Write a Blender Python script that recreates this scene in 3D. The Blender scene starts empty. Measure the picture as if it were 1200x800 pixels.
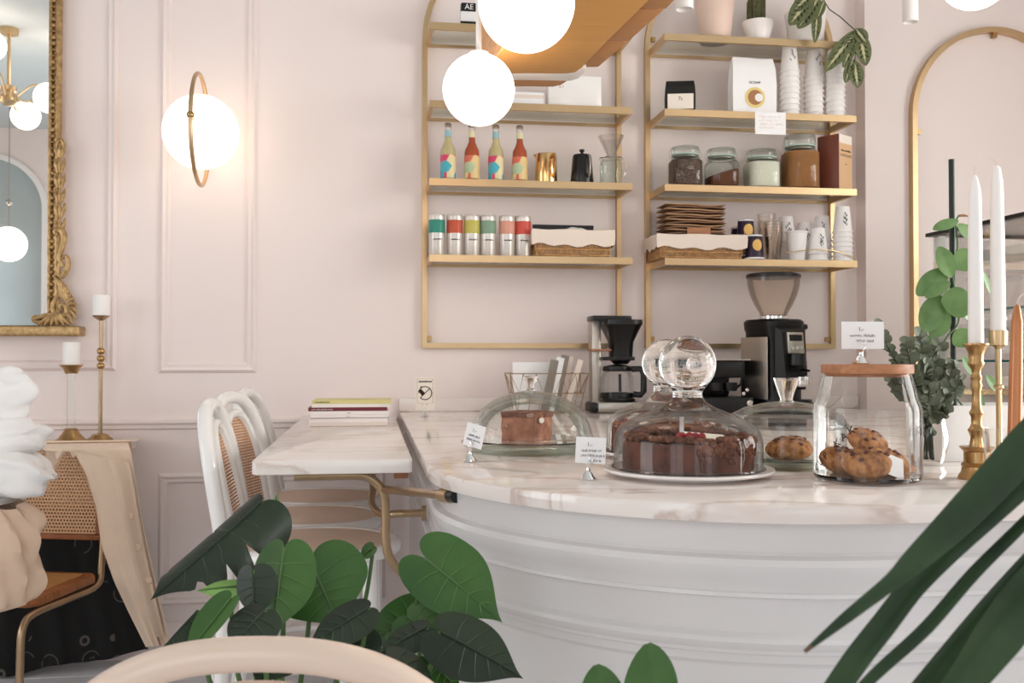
import bpy, bmesh, math, random
from mathutils import Vector, Matrix, noise
random.seed(7)
PI = math.pi
SC = bpy.context.scene
COL = SC.collection

# ------------------------------------------------------------------ camera
F = 1150.0
YAW, PITCH, CZ = math.radians(8.15), math.radians(0.95), 1.26
cam_d = bpy.data.cameras.new('camera')
cam_d.sensor_width = 36.0
cam_d.lens = 36.0 * F / 1200.0
cam_d.clip_start = 0.02
cam = bpy.data.objects.new('camera', cam_d)
COL.objects.link(cam)
cam.location = (0, 0, CZ)
cam.rotation_euler = (PI / 2 + PITCH, 0, -YAW)
SC.camera = cam
cam_d.dof.use_dof = True
cam_d.dof.focus_distance = 2.4
cam_d.dof.aperture_fstop = 9.0

# ------------------------------------------------------------------ world, daylight, exposure
w = bpy.data.worlds.new('sky')
SC.world = w
w.use_nodes = True
w.node_tree.nodes['Background'].inputs[0].default_value = (0.80, 0.90, 1.0, 1)
w.node_tree.nodes['Background'].inputs[1].default_value = 0.9

def area(name, loc, rot, sx, sy, power, col):
    l = bpy.data.lights.new(name, 'AREA'); l.shape = 'RECTANGLE'; l.size = sx; l.size_y = sy
    l.energy = power; l.color = col
    o = bpy.data.objects.new(name, l); COL.objects.link(o); o.location = loc; o.rotation_euler = rot
    return o
# daylight entering by the street windows behind the camera and by the one in the side wall
area('daylight_street', (-1.9, -1.78, 1.75), (PI / 2, 0, 0), 1.9, 2.2, 20, (0.95, 0.97, 1.0))
area('daylight_street', (1.0, -1.78, 1.75), (PI / 2, 0, 0), 1.9, 2.2, 14, (0.95, 0.97, 1.0))
area('daylight_side', (-4.78, 1.2, 1.75), (PI / 2, 0, -PI / 2), 2.2, 2.2, 47, (0.95, 0.97, 1.0))
area('daylight_side', (3.88, 1.5, 1.75), (PI / 2, 0, PI / 2), 2.2, 2.2, 140, (1.0, 0.97, 0.94))

SC.view_settings.view_transform = 'Standard'
SC.view_settings.look = 'None'
SC.view_settings.gamma = 1.0
SC.view_settings.use_curve_mapping = False
SC.view_settings.exposure = 0.22
SC.cycles.max_bounces = 14
SC.cycles.diffuse_bounces = 6
SC.cycles.glossy_bounces = 6
SC.cycles.transmission_bounces = 12
SC.cycles.transparent_max_bounces = 32
SC.cycles.sample_clamp_indirect = 6.0
SC.cycles.blur_glossy = 0.5

# ------------------------------------------------------------------ photo survey: a sight line cut at a known depth or height
def ray(x, y):
    r = (x - 600) / F; d = (y - 400) / F
    f = Vector((math.sin(YAW) * math.cos(PITCH), math.cos(YAW) * math.cos(PITCH), math.sin(PITCH)))
    R = Vector((math.cos(YAW), -math.sin(YAW), 0)); D = f.cross(R)
    return f + R * r + D * d
def atY(x, y, Y):
    v = ray(x, y); v = v * (Y / v.y); v.z += CZ; return v
def atZ(x, y, Z):
    v = ray(x, y); v = v * ((Z - CZ) / v.z); v.z += CZ; return v

# ------------------------------------------------------------------ materials
def lin(h):
    h = h.lstrip('#'); c = [int(h[i:i + 2], 16) / 255 for i in (0, 2, 4)]
    return tuple(((x / 12.92) if x <= 0.04045 else ((x + 0.055) / 1.055) ** 2.4) for x in c) + (1,)
MATS = {}
def mat(name, col='#ffffff', rough=0.5, metal=0.0, emit=None, estr=0, noise_amt=0.0, noise_scale=20, bump=0.0, bump_scale=60,
        spec=0.5, coat=0.0, col2=None, stretch=None, trans=0.0, sheen=0.0, ior=1.45, detail=4):
    m = bpy.data.materials.new(name); m.use_nodes = True
    nt = m.node_tree; b = nt.nodes['Principled BSDF']
    c = lin(col)
    b.inputs['Base Color'].default_value = c
    b.inputs['Roughness'].default_value = rough
    b.inputs['Metallic'].default_value = metal
    b.inputs['Specular IOR Level'].default_value = spec
    b.inputs['Coat Weight'].default_value = coat
    b.inputs['Sheen Weight'].default_value = sheen
    b.inputs['IOR'].default_value = ior
    b.inputs['Transmission Weight'].default_value = trans
    if emit:
        b.inputs['Emission Color'].default_value = lin(emit); b.inputs['Emission Strength'].default_value = estr
    if noise_amt or bump or col2:
        tc = nt.nodes.new('ShaderNodeTexCoord'); mp = nt.nodes.new('ShaderNodeMapping')
        nt.links.new(tc.outputs['Object'], mp.inputs[0])
        if stretch: mp.inputs['Scale'].default_value = stretch
        if noise_amt or col2:
            n = nt.nodes.new('ShaderNodeTexNoise'); n.inputs['Scale'].default_value = noise_scale; n.inputs['Detail'].default_value = detail
            nt.links.new(mp.outputs[0], n.inputs['Vector'])
            mx = nt.nodes.new('ShaderNodeMix'); mx.data_type = 'RGBA'
            c2 = lin(col2) if col2 else tuple(v * 0.7 for v in c[:3]) + (1,)
            mx.inputs['A'].default_value = c; mx.inputs['B'].default_value = c2
            r = nt.nodes.new('ShaderNodeMapRange'); r.inputs['From Min'].default_value = 0.35; r.inputs['From Max'].default_value = 0.7
            r.inputs['To Max'].default_value = noise_amt or 1.0
            nt.links.new(n.outputs['Fac'], r.inputs['Value']); nt.links.new(r.outputs[0], mx.inputs['Factor'])
            nt.links.new(mx.outputs['Result'], b.inputs['Base Color'])
        if bump:
            n2 = nt.nodes.new('ShaderNodeTexNoise'); n2.inputs['Scale'].default_value = bump_scale; n2.inputs['Detail'].default_value = 5
            nt.links.new(mp.outputs[0], n2.inputs['Vector'])
            bp = nt.nodes.new('ShaderNodeBump'); bp.inputs['Strength'].default_value = bump; bp.inputs['Distance'].default_value = 0.004
            nt.links.new(n2.outputs['Fac'], bp.inputs['Height']); nt.links.new(bp.outputs[0], b.inputs['Normal'])
    MATS[name] = m
    return m
def thin_glass(name, tint='#ffffff', refl=1.0, base=0.02, rough=0.01):
    """clear thin-walled glass: see-through, with a mirror reflection that grows at grazing angles"""
    m = bpy.data.materials.new(name); m.use_nodes = True; nt = m.node_tree
    for n in list(nt.nodes):
        if n.type != 'OUTPUT_MATERIAL': nt.nodes.remove(n)
    out = nt.nodes[0]
    tr = nt.nodes.new('ShaderNodeBsdfTransparent'); tr.inputs[0].default_value = lin(tint)
    gl = nt.nodes.new('ShaderNodeBsdfGlossy'); gl.inputs['Roughness'].default_value = rough
    lw = nt.nodes.new('ShaderNodeLayerWeight'); lw.inputs['Blend'].default_value = 0.22
    pw = nt.nodes.new('ShaderNodeMath'); pw.operation = 'MULTIPLY_ADD'; pw.inputs[1].default_value = refl; pw.inputs[2].default_value = base; pw.use_clamp = True
    nt.links.new(lw.outputs['Fresnel'], pw.inputs[0])
    mx = nt.nodes.new('ShaderNodeMixShader')
    nt.links.new(pw.outputs[0], mx.inputs[0]); nt.links.new(tr.outputs[0], mx.inputs[1]); nt.links.new(gl.outputs[0], mx.inputs[2])
    nt.links.new(mx.outputs[0], out.inputs[0])
    MATS[name] = m; return m
def solid_glass(name, tint='#ffffff', ior=1.48):
    m = bpy.data.materials.new(name); m.use_nodes = True; nt = m.node_tree
    for n in list(nt.nodes):
        if n.type != 'OUTPUT_MATERIAL': nt.nodes.remove(n)
    g = nt.nodes.new('ShaderNodeBsdfGlass'); g.inputs['Color'].default_value = lin(tint); g.inputs['IOR'].default_value = ior; g.inputs['Roughness'].default_value = 0.0
    nt.links.new(g.outputs[0], nt.nodes[0].inputs[0] if nt.nodes[0].type == 'OUTPUT_MATERIAL' else [n for n in nt.nodes if n.type == 'OUTPUT_MATERIAL'][0].inputs[0])
    MATS[name] = m; return m
def marble(name, base='#efe6e0', vein='#b9a79e', rough=0.1, scale=1.6):
    m = bpy.data.materials.new(name); m.use_nodes = True; nt = m.node_tree; b = nt.nodes['Principled BSDF']
    b.inputs['Roughness'].default_value = rough
    tc = nt.nodes.new('ShaderNodeTexCoord'); mp = nt.nodes.new('ShaderNodeMapping'); mp.inputs['Rotation'].default_value = (0.3, 0.2, 0.6)
    mp.inputs['Scale'].default_value = (1.0, 2.2, 1.4)
    nt.links.new(tc.outputs['Object'], mp.inputs[0])
    n = nt.nodes.new('ShaderNodeTexNoise'); n.inputs['Scale'].default_value = scale; n.inputs['Detail'].default_value = 8; n.inputs['Distortion'].default_value = 1.6
    nt.links.new(mp.outputs[0], n.inputs['Vector'])
    cr = nt.nodes.new('ShaderNodeValToRGB'); e = cr.color_ramp.elements
    e[0].position = 0.40; e[0].color = lin(base); e[1].position = 0.62; e[1].color = lin(base)
    x = e.new(0.495); x.color = lin(vein); x = e.new(0.475); x.color = lin(base); x = e.new(0.53); x.color = tuple(0.8 * a + 0.2 * c for a, c in zip(lin(base), lin(vein)))
    nt.links.new(n.outputs['Fac'], cr.inputs[0])
    n2 = nt.nodes.new('ShaderNodeTexNoise'); n2.inputs['Scale'].default_value = scale * 2.5; n2.inputs['Detail'].default_value = 5
    nt.links.new(mp.outputs[0], n2.inputs['Vector'])
    mx = nt.nodes.new('ShaderNodeMix'); mx.data_type = 'RGBA'; mx.blend_type = 'MULTIPLY'
    r = nt.nodes.new('ShaderNodeMapRange'); r.inputs['From Min'].default_value = 0.45; r.inputs['From Max'].default_value = 0.75; r.inputs['To Max'].default_value = 0.35
    nt.links.new(n2.outputs['Fac'], r.inputs['Value']); nt.links.new(r.outputs[0], mx.inputs['Factor'])
    nt.links.new(cr.outputs[0], mx.inputs['A']); mx.inputs['B'].default_value = lin('#e9dcd4')
    nt.links.new(mx.outputs['Result'], b.inputs['Base Color'])
    MATS[name] = m; return m
def cane_mat(name, cell=0.0106, rowh=0.0115, col='#cf9f72', hole=0.30, axes='XZ'):
    m = bpy.data.materials.new(name); m.use_nodes = True; nt = m.node_tree; b = nt.nodes['Principled BSDF']
    b.inputs['Base Color'].default_value = lin(col); b.inputs['Roughness'].default_value = 0.55
    N = lambda op, a=None, c=None, v=None: _math(nt, op, a, c, v)
    tc = nt.nodes.new('ShaderNodeTexCoord'); sp = nt.nodes.new('ShaderNodeSeparateXYZ'); nt.links.new(tc.outputs['Object'], sp.inputs[0])
    u = N('MULTIPLY', sp.outputs[axes[0]], None, 1 / cell); v = N('MULTIPLY', sp.outputs[axes[1]], None, 1 / rowh)
    row = N('FLOOR', v); off = N('MULTIPLY', row, None, 0.5); u2 = N('ADD', u, off)
    fu = N('SUBTRACT', N('FRACT', u2), None, 0.5); fv = N('SUBTRACT', N('FRACT', v), None, 0.5)
    d = N('SQRT', N('ADD', N('MULTIPLY', fu, fu), N('MULTIPLY', fv, fv)))
    h = N('LESS_THAN', d, None, hole)
    tr = nt.nodes.new('ShaderNodeBsdfTransparent'); mx = nt.nodes.new('ShaderNodeMixShader')
    nt.links.new(h, mx.inputs[0]); nt.links.new(b.outputs[0], mx.inputs[1]); nt.links.new(tr.outputs[0], mx.inputs[2])
    out = [n for n in nt.nodes if n.type == 'OUTPUT_MATERIAL'][0]; nt.links.new(mx.outputs[0], out.inputs[0])
    MATS[name] = m; return m
def _math(nt, op, a=None, c=None, v=None):
    n = nt.nodes.new('ShaderNodeMath'); n.operation = op
    if a is not None: nt.links.new(a, n.inputs[0])
    if c is not None: nt.links.new(c, n.inputs[1])
    if v is not None: n.inputs[1].default_value = v
    return n.outputs[0]
def leaf_mat(name, c1, c2, rough=0.35, scale=6):
    m = mat(name, c1, rough=rough, col2=c2, noise_scale=scale, noise_amt=1.0, bump=0.15, bump_scale=30)
    b = m.node_tree.nodes['Principled BSDF']
    return m

mat('paint', '#f0e3df', 0.55, noise_amt=0.03, noise_scale=3, bump=0.03, bump_scale=40)
mat('paint_white', '#f1eeec', 0.4)
mat('counter_white', '#dddada', 0.25)
mat('ceiling_blue', '#c9d0d2', 0.8)
mat('plank', '#dfe1e4', 0.45, noise_amt=0.25, noise_scale=5, stretch=(1, 14, 1))
mat('brass', '#cfb28a', 0.36, 1.0, noise_amt=0.2, noise_scale=9)
mat('brass_old', '#bb9868', 0.3, 1.0, noise_amt=0.5, noise_scale=25)
mat('brass_pipe', '#b3997a', 0.33, 1.0, noise_amt=0.45, noise_scale=12)
mat('gilt', '#c9a878', 0.4, 0.8, col2='#7c5f3c', noise_amt=0.75, noise_scale=45)
mat('gold', '#d9b07a', 0.16, 1.0)
mat('chrome', '#e8e6e4', 0.1, 1.0)
mat('steel', '#bdb6ae', 0.32, 1.0)
mat('black', '#0e0d0e', 0.32)
mat('black_matte', '#15130f', 0.6)
mat('globe', '#fffaf0', 0.3, emit='#ffeeda', estr=1.5)
mat('ply', '#c89452', 0.5, noise_amt=0.3, noise_scale=4, stretch=(1, 12, 1), col2='#b07f44')
mat('ply_edge', '#dcae80', 0.6, noise_amt=0.8, noise_scale=60, col2='#b98350')
mat('ply_dark', '#b88455', 0.5, noise_amt=0.3, noise_scale=4, stretch=(1, 12, 1))
mat('white_paint', '#f2efec', 0.3)
mat('white_gloss', '#f6f3f0', 0.15, coat=0.4)
mat('cup_paper', '#f4f0ee', 0.55)
mat('paper', '#f6f4f4', 0.7)
mat('ink', '#3c3a44', 0.7)
mat('ink_dark', '#2a1712', 0.7)
mat('ceramic', '#f3ece8', 0.2)
mat('terracotta_pale', '#e9cdbd', 0.4, noise_amt=0.1, noise_scale=8)
mat('choc', '#8c5a42', 0.7, col2='#5a3222', noise_amt=1.0, noise_scale=40, bump=1.0, bump_scale=90)
mat('choc_light', '#b97f62', 0.75, col2='#8c563e', noise_amt=1.0, noise_scale=35, bump=1.0, bump_scale=70)
mat('choc_dark', '#6a3826', 0.5, col2='#4a2214', noise_amt=1.0, noise_scale=30, bump=0.5, bump_scale=80)
mat('cookie', '#c98f5c', 0.8, col2='#7d4a2a', noise_amt=1.0, noise_scale=70, bump=0.8, bump_scale=60)
mat('berry', '#9c1420', 0.25)
mat('cream', '#f4e9dc', 0.5)
mat('wood_lid', '#b97f58', 0.5, col2='#8f5a3a', noise_amt=0.8, noise_scale=12, stretch=(1, 8, 8))
mat('wood_seat', '#a8683a', 0.4, col2='#7a4524', noise_amt=0.8, noise_scale=8, stretch=(1, 8, 1))
mat('cane_seat', '#c58e55', 0.6, col2='#a06c3c', noise_amt=0.8, noise_scale=220)
mat('wax', '#f7f3f0', 0.45)
mat('wax_copper', '#b9794f', 0.3, metal=0.35)
mat('linen', '#ecdccf', 0.85, noise_amt=0.15, noise_scale=200, bump=0.2, bump_scale=300)
mat('coat', '#ead2bb', 0.85, noise_amt=0.12, noise_scale=10, bump=0.1, bump_scale=200, sheen=0.2)
mat('white_cloth', '#f3f1f0', 0.7, bump=0.15, bump_scale=40)
mat('bag_cloth', '#e3c6ae', 0.85, noise_amt=0.25, noise_scale=12)
mat('wicker', '#c79a66', 0.6, col2='#8f6336', noise_amt=0.9, noise_scale=60)
mat('stem', '#4c6a3a', 0.5)
mat('stem_dark', '#20301f', 0.5)
mat('stake', '#17261c', 0.5, noise_amt=0.4, noise_scale=50)
leaf_mat('monstera', '#43692f', '#2c4f22', 0.3)
leaf_mat('monstera_dark', '#23331f', '#151f14', 0.45)
leaf_mat('monstera_young', '#86ad60', '#6f9a4e', 0.35)
leaf_mat('pilea', '#75965c', '#5e804a', 0.35, 25)
leaf_mat('eucalyptus', '#737a66', '#565f4c', 0.6, 30)
leaf_mat('blade', '#2f4728', '#1a2d19', 0.35, 10)
leaf_mat('prayer', '#6a7048', '#525a38', 0.5, 40)
mat('prayer_pale', '#b9b58c', 0.5)
mat('prayer_dark', '#1d2418', 0.5)
mat('tip_brown', '#8a5a34', 0.6)
thin_glass('glass', '#fdfefd', 0.55, 0.012)
thin_glass('glass_green', '#f2f8f4', 0.5, 0.02)
thin_glass('glass_jar', '#f5f9f6', 0.55, 0.03)
thin_glass('glass_dome', '#fdfdfc', 0.75, 0.02)
thin_glass('glass_shelf', '#f2f4f0', 0.35, 0.03)
thin_glass('glass_smoke', '#f9f2ea', 0.6, 0.03)
thin_glass('plastic_clear', '#fffdfb', 0.45, 0.02, 0.08)
solid_glass('glass_solid')
mat('teal_edge', '#3f8f8c', 0.2)
mat('mirror', '#eef1f0', 0.01, 1.0)
marble('marble', '#f1e8e3', '#d3c2b9', 0.08, 1.3); marble('marble_table', '#f3ebe6', '#dccdc4', 0.14, 1.0)

# ------------------------------------------------------------------ mesh helpers
class MB:
    def __init__(s): s.v = []; s.f = []; s.m = Matrix.Identity(4)
    def add(s, vs, fs):
        o = len(s.v); s.v += [tuple(s.m @ Vector(p)) for p in vs]; s.f += [tuple(i + o for i in f) for f in fs]; return s
    def box(s, x0, x1, y0, y1, z0, z1):
        return s.add([(x0, y0, z0), (x1, y0, z0), (x1, y1, z0), (x0, y1, z0), (x0, y0, z1), (x1, y0, z1), (x1, y1, z1), (x0, y1, z1)],
                     [(3, 2, 1, 0), (4, 5, 6, 7), (0, 1, 5, 4), (1, 2, 6, 5), (2, 3, 7, 6), (3, 0, 4, 7)])
    def tube(s, pts, r, n=10, closed=False, cap=True, flat=None):
        pts = [Vector(p) for p in pts]; k = len(pts)
        rad = r if isinstance(r, (list, tuple)) else [r] * k
        tang = []
        for i in range(k):
            a = pts[(i - 1) % k] if (closed or i > 0) else pts[i]; b = pts[(i + 1) % k] if (closed or i < k - 1) else pts[i]
            tang.append((b - a).normalized())
        up = Vector((0, 0, 1)) if abs(tang[0].z) < 0.9 else Vector((1, 0, 0))
        nrm = (up - tang[0] * up.dot(tang[0])).normalized(); vs = []; fs = []
        for i in range(k):
            nrm = (nrm - tang[i] * nrm.dot(tang[i])).normalized(); bi = tang[i].cross(nrm)
            fl = flat or (1, 1)
            for j in range(n):
                a = 2 * PI * j / n
                vs.append(pts[i] + nrm * (math.cos(a) * rad[i] * fl[0]) + bi * (math.sin(a) * rad[i] * fl[1]))
        for i in range(k if closed else k - 1):
            for j in range(n):
                a = i * n + j; b = i * n + (j + 1) % n; c = ((i + 1) % k) * n + (j + 1) % n; d = ((i + 1) % k) * n + j
                fs.append((a, b, c, d))
        if cap and not closed: fs += [tuple(range(n - 1, -1, -1)), tuple((k - 1) * n + j for j in range(n))]
        return s.add(vs, fs)
    def lathe(s, prof, n=32, cx=0, cy=0, z0=0, sx=1, sy=1):
        vs = []; fs = []; k = len(prof)
        for r, z in prof:
            for j in range(n):
                a = 2 * PI * j / n; vs.append((cx + r * math.cos(a) * sx, cy + r * math.sin(a) * sy, z0 + z))
        for i in range(k - 1):
            for j in range(n): fs.append((i * n + j, i * n + (j + 1) % n, (i + 1) * n + (j + 1) % n, (i + 1) * n + j))
        if prof[0][0] > 1e-5: fs.append(tuple(range(n - 1, -1, -1)))
        if prof[-1][0] > 1e-5: fs.append(tuple((k - 1) * n + j for j in range(n)))
        return s.add(vs, fs)
    def shell(s, prof, n=40, **kw):       # open lathe without end caps
        a = len(s.f); s.lathe(prof, n, **kw)
        while len(s.f) > a and len(s.f[-1]) > 4: s.f.pop()
        return s
    def prism(s, poly, z0, z1):
        n = len(poly)
        return s.add([(x, y, z0) for x, y in poly] + [(x, y, z1) for x, y in poly],
                     [tuple(range(n - 1, -1, -1)), tuple(range(n, 2 * n))] + [(i, (i + 1) % n, n + (i + 1) % n, n + i) for i in range(n)])
    def grid(s, fn, nu, nv, closed=False):
        vs = [fn(i / nu, j / nv) for i in range(nu + 1) for j in range(nv + 1)]
        return s.add(vs, [(i * (nv + 1) + j, (i + 1) * (nv + 1) + j, (i + 1) * (nv + 1) + j + 1, i * (nv + 1) + j + 1) for i in range(nu) for j in range(nv)])
    def ball(s, c, r, n=16, sx=1, sy=1, sz=1):
        prof = [(r * math.sin(PI * i / (n // 2 + 2)), -r * math.cos(PI * i / (n // 2 + 2))) for i in range(n // 2 + 3)]
        m0 = s.m; s.m = m0 @ Matrix.Translation(c) @ Matrix.Diagonal((sx, sy, sz, 1)); s.lathe(prof, n); s.m = m0; return s
    def mesh(s, name, bevel=0, seg=2, smooth=True, angle=38, thick=0):
        me = bpy.data.meshes.new(name); me.from_pydata(s.v, [], s.f)
        bm = bmesh.new(); bm.from_mesh(me)
        bmesh.ops.remove_doubles(bm, verts=bm.verts, dist=1e-6)
        bmesh.ops.recalc_face_normals(bm, faces=bm.faces)
        if thick: bmesh.ops.solidify(bm, geom=bm.faces[:], thickness=thick)
        if bevel: bmesh.ops.bevel(bm, geom=bm.edges[:], offset=bevel, segments=seg, affect='EDGES', profile=0.5, clamp_overlap=True)
        bm.to_mesh(me); bm.free()
        if smooth:
            me.polygons.foreach_set('use_smooth', [True] * len(me.polygons)); me.set_sharp_from_angle(angle=math.radians(angle))
        return me
    def build(s, name, material, parent=None, **kw):
        me = s.mesh(name, **kw); return link(name, me, material, parent)
def link(name, me, material, parent=None):
    if material is not None and not me.materials: me.materials.append(MATS[material])
    o = bpy.data.objects.new(name, me); COL.objects.link(o)
    if parent: o.parent = parent
    return o
def tag(o, label=None, cat=None, group=None, kind=None):
    if label: o['label'] = label
    if cat: o['category'] = cat
    if group: o['group'] = group
    if kind: o['kind'] = kind
    return o
def thing(name, label, cat, loc=(0, 0, 0), rz=0, group=None):
    o = bpy.data.objects.new(name, None); COL.objects.link(o); o.empty_display_size = 0.05
    o.location = loc; o.rotation_euler = (0, 0, rz); return tag(o, label, cat, group)
def dup(root, loc, rz=0, label=None, group=None):
    r = root.copy(); COL.objects.link(r); r.location = loc; r.rotation_euler = (0, 0, rz); tag(r, label, None, group)
    for ch in list(root.children):
        c = ch.copy(); COL.objects.link(c); c.parent = r
        for g in list(ch.children):
            d = g.copy(); COL.objects.link(d); d.parent = c
    return r
def struct(o, label=None, cat=None): return tag(o, label, cat, None, 'structure')
def text(name, s, size, material, parent, loc, rot=(PI / 2, 0, 0), depth=0.0002, align='CENTER'):
    c = bpy.data.curves.new(name, 'FONT'); c.body = s; c.size = size; c.extrude = depth; c.align_x = align; c.align_y = 'CENTER'; c.resolution_u = 2
    t = bpy.data.objects.new(name + '_tmp', c); COL.objects.link(t)
    me = bpy.data.meshes.new_from_object(t); bpy.data.objects.remove(t); bpy.data.curves.remove(c)
    me.materials.clear()
    o = link(name, me, material, parent); o.location = loc; o.rotation_euler = rot; return o
def scribble(name, rows, wdt, lh, material, parent, loc, rot=(PI / 2, 0, 0), r=0.0004, seed=1):
    """handwriting: fine wavy pen strokes, word by word"""
    rnd = random.Random(seed); mb = MB()
    for i, (x0, x1) in enumerate(rows):
        x = x0
        while x < x1 - 0.02:
            wl = min(rnd.uniform(0.14, 0.3), x1 - x); k = max(4, int(wl * 60)); pts = []
            for q in range(k + 1):
                pts.append(((x + wl * q / k) * wdt, -i * lh + (rnd.uniform(0.1, 0.45) if q % 2 else rnd.uniform(-0.25, 0.0)) * lh, 0.0003))
            mb.tube(pts, r, 4); x += wl + 0.05
    o = mb.build(name, material, parent); o.location = loc; o.rotation_euler = rot; return o
def arc_pts(cx, cy, r, a0, a1, n, f=None):
    return [(cx + r * math.cos(a0 + (a1 - a0) * i / n), cy + r * math.sin(a0 + (a1 - a0) * i / n)) for i in range(n + 1)]

# ================================================================== THE SETTING
WALL = 4.30; PIER = 4.21; CEIL = 3.5; FRONT = -1.6; LEFT = -4.6; RIGHT = 3.7
flo = MB().box(LEFT - .1, RIGHT + .1, FRONT - .1, WALL + .1, -0.06, -0.012).build('floor', 'black_matte'); struct(flo, 'white painted plank floor', 'floor')
pl = MB().box(0, RIGHT - LEFT, 0, 0.226, -0.012, 0.0).mesh('plank', bevel=0.002, seg=1)
y = WALL - 0.42
ys = []
while y > FRONT - 0.23: ys.append(y); y -= 0.23
ys = [WALL - 0.19] + ys
for y in ys:
    o = link('plank', pl, 'plank', flo); o.location = (LEFT, y, 0)
wb = MB()
wb.box(LEFT - .1, 2.24, WALL, WALL + .1, 0, CEIL)
struct(wb.build('wall_back', 'paint'), 'warm white panelled back wall', 'wall')
struct(MB().box(2.24, RIGHT + .1, PIER, WALL + .1, 0, CEIL).build('wall_pier', 'paint'), 'projecting warm white wall behind the gold arch frame', 'wall')
wf = MB()                                     # street wall with two window openings behind the camera
WZ0, WZ1 = 0.65, 2.85
for x0, x1 in ((LEFT, -2.85), (-0.95, 0.05), (1.95, RIGHT)): wf.box(x0, x1, FRONT - .15, FRONT, 0, CEIL)
for x0, x1 in ((-2.85, -0.95), (0.05, 1.95)): wf.box(x0, x1, FRONT - .15, FRONT, 0, WZ0).box(x0, x1, FRONT - .15, FRONT, WZ1, CEIL)
struct(wf.build('wall_front', 'paint'), 'street wall with two tall windows', 'wall')
wl = MB()
for y0, y1 in ((FRONT - .15, 0.1), (2.3, WALL + .1)): wl.box(LEFT - .15, LEFT, y0, y1, 0, CEIL)
wl.box(LEFT - .15, LEFT, 0.1, 2.3, 0, WZ0).box(LEFT - .15, LEFT, 0.1, 2.3, WZ1, CEIL)
struct(wl.build('wall_left', 'paint'), 'side wall with a tall window', 'wall')
wr = MB()
for y0, y1 in ((FRONT - .15, 0.4), (2.6, WALL + .1)): wr.box(RIGHT, RIGHT + .15, y0, y1, 0, CEIL)
wr.box(RIGHT, RIGHT + .15, 0.4, 2.6, 0, WZ0).box(RIGHT, RIGHT + .15, 0.4, 2.6, WZ1, CEIL)
struct(wr.build('wall_right', 'paint'), 'plain side wall with a tall window beyond the bar', 'wall')
struct(MB().box(LEFT - .15, RIGHT + .15, FRONT - .15, WALL + .1, CEIL, CEIL + .1).build('ceiling', 'ceiling_blue'), 'pale grey ceiling', 'ceiling')
def window(name, wdt, loc, rz):
    e = bpy.data.objects.new(name, None); COL.objects.link(e); e.location = loc; e.rotation_euler = (0, 0, rz); struct(e, 'tall white framed window', 'window')
    h = WZ1 - WZ0; mb = MB()
    for x in (0, wdt - .06): mb.box(x, x + .06, -.05, .03, 0, h)
    for z in (0, h - .06, h * .68): mb.box(.06, wdt - .06, -.05, .03, z, z + .06)
    mb.box(wdt / 2 - .025, wdt / 2 + .025, -.05, .03, .06, h * .68)
    mb.build('window_frame', 'white_paint', e)
    for x0, x1, z0, z1 in ((.06, wdt / 2 - .025, .06, h * .68), (wdt / 2 + .025, wdt - .06, .06, h * .68), (.06, wdt - .06, h * .68 + .06, h - .06)):
        MB().box(x0, x1, -.012, -.006, z0, z1).build('pane', 'glass', e)
window('window_1', 1.9, (-2.85, FRONT - .05, WZ0), 0)
window('window_2', 1.9, (0.05, FRONT - .05, WZ0), 0)
window('window_3', 2.2, (LEFT - .05, 2.3, WZ0), -PI / 2)
window('window_4', 2.2, (RIGHT + .05, 0.4, WZ0), PI / 2)
# wall mouldings
ntrim = [0]
def trim_frame(x0, x1, z0, z1, label, Y=WALL, wd=0.045, dp=0.016):
    """picture-frame moulding: a stepped profile mitred round a rectangle"""
    prof = [(0, 0), (0.006, dp * .6), (wd * .3, dp), (wd * .55, dp * .55), (wd * .8, dp * .7), (wd, 0)]
    mb = MB(); vs = []; fs = []
    for u, d in prof:
        vs += [(x0 + u, Y - d, z0 + u), (x1 - u, Y - d, z0 + u), (x1 - u, Y - d, z1 - u), (x0 + u, Y - d, z1 - u)]
    for i in range(len(prof) - 1):
        for j in range(4): fs.append((i * 4 + j, i * 4 + (j + 1) % 4, i * 4 + 4 + (j + 1) % 4, i * 4 + 4 + j))
    mb.add(vs, fs); ntrim[0] += 1
    return struct(mb.build('trim_%d' % ntrim[0], 'paint', angle=20), label, 'moulding')
trim_frame(-0.885, -0.485, 1.195, 3.25, 'moulded wall panel frame round the globe sconce')
trim_frame(-2.45, -1.055, 1.205, 3.25, 'moulded wall panel frame behind the gilt mirror')
trim_frame(-0.885, 0.06, 0.22, 0.775, 'low moulded wall panel frame beside the bar chairs')
trim_frame(-2.45, -1.055, 0.22, 0.775, 'low moulded wall panel frame behind the console')
trim_frame(-4.4, -2.65, 1.205, 3.25, 'moulded wall panel frame beyond the gilt mirror')
def rail(x0, x1, z0, z1, dp, label, name, Y=WALL):
    h = z1 - z0; prof = [(0, z0), (dp * .5, z0 + h * .12), (dp * .6, z0 + h * .4), (dp, z0 + h * .62), (dp, z0 + h * .85), (dp * .4, z1), (0, z1)]
    mb = MB(); n = len(prof)
    mb.add([(x0, Y - d, z) for d, z in prof] + [(x1, Y - d, z) for d, z in prof], [(i, i + 1, n + i + 1, n + i) for i in range(n - 1)] + [tuple(range(n)), tuple(range(2 * n - 1, n - 1, -1))])
    return struct(mb.build(name, 'paint', angle=20), label, 'moulding')
ntrim[0] += 1
rail(LEFT, 0.11, 0.958, 1.006, 0.024, 'chair rail running along the panelled wall', 'trim_%d' % ntrim[0])
rail(LEFT, 0.11, 0.0, 0.15, 0.02, 'tall baseboard along the panelled wall', 'baseboard_back')
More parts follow.
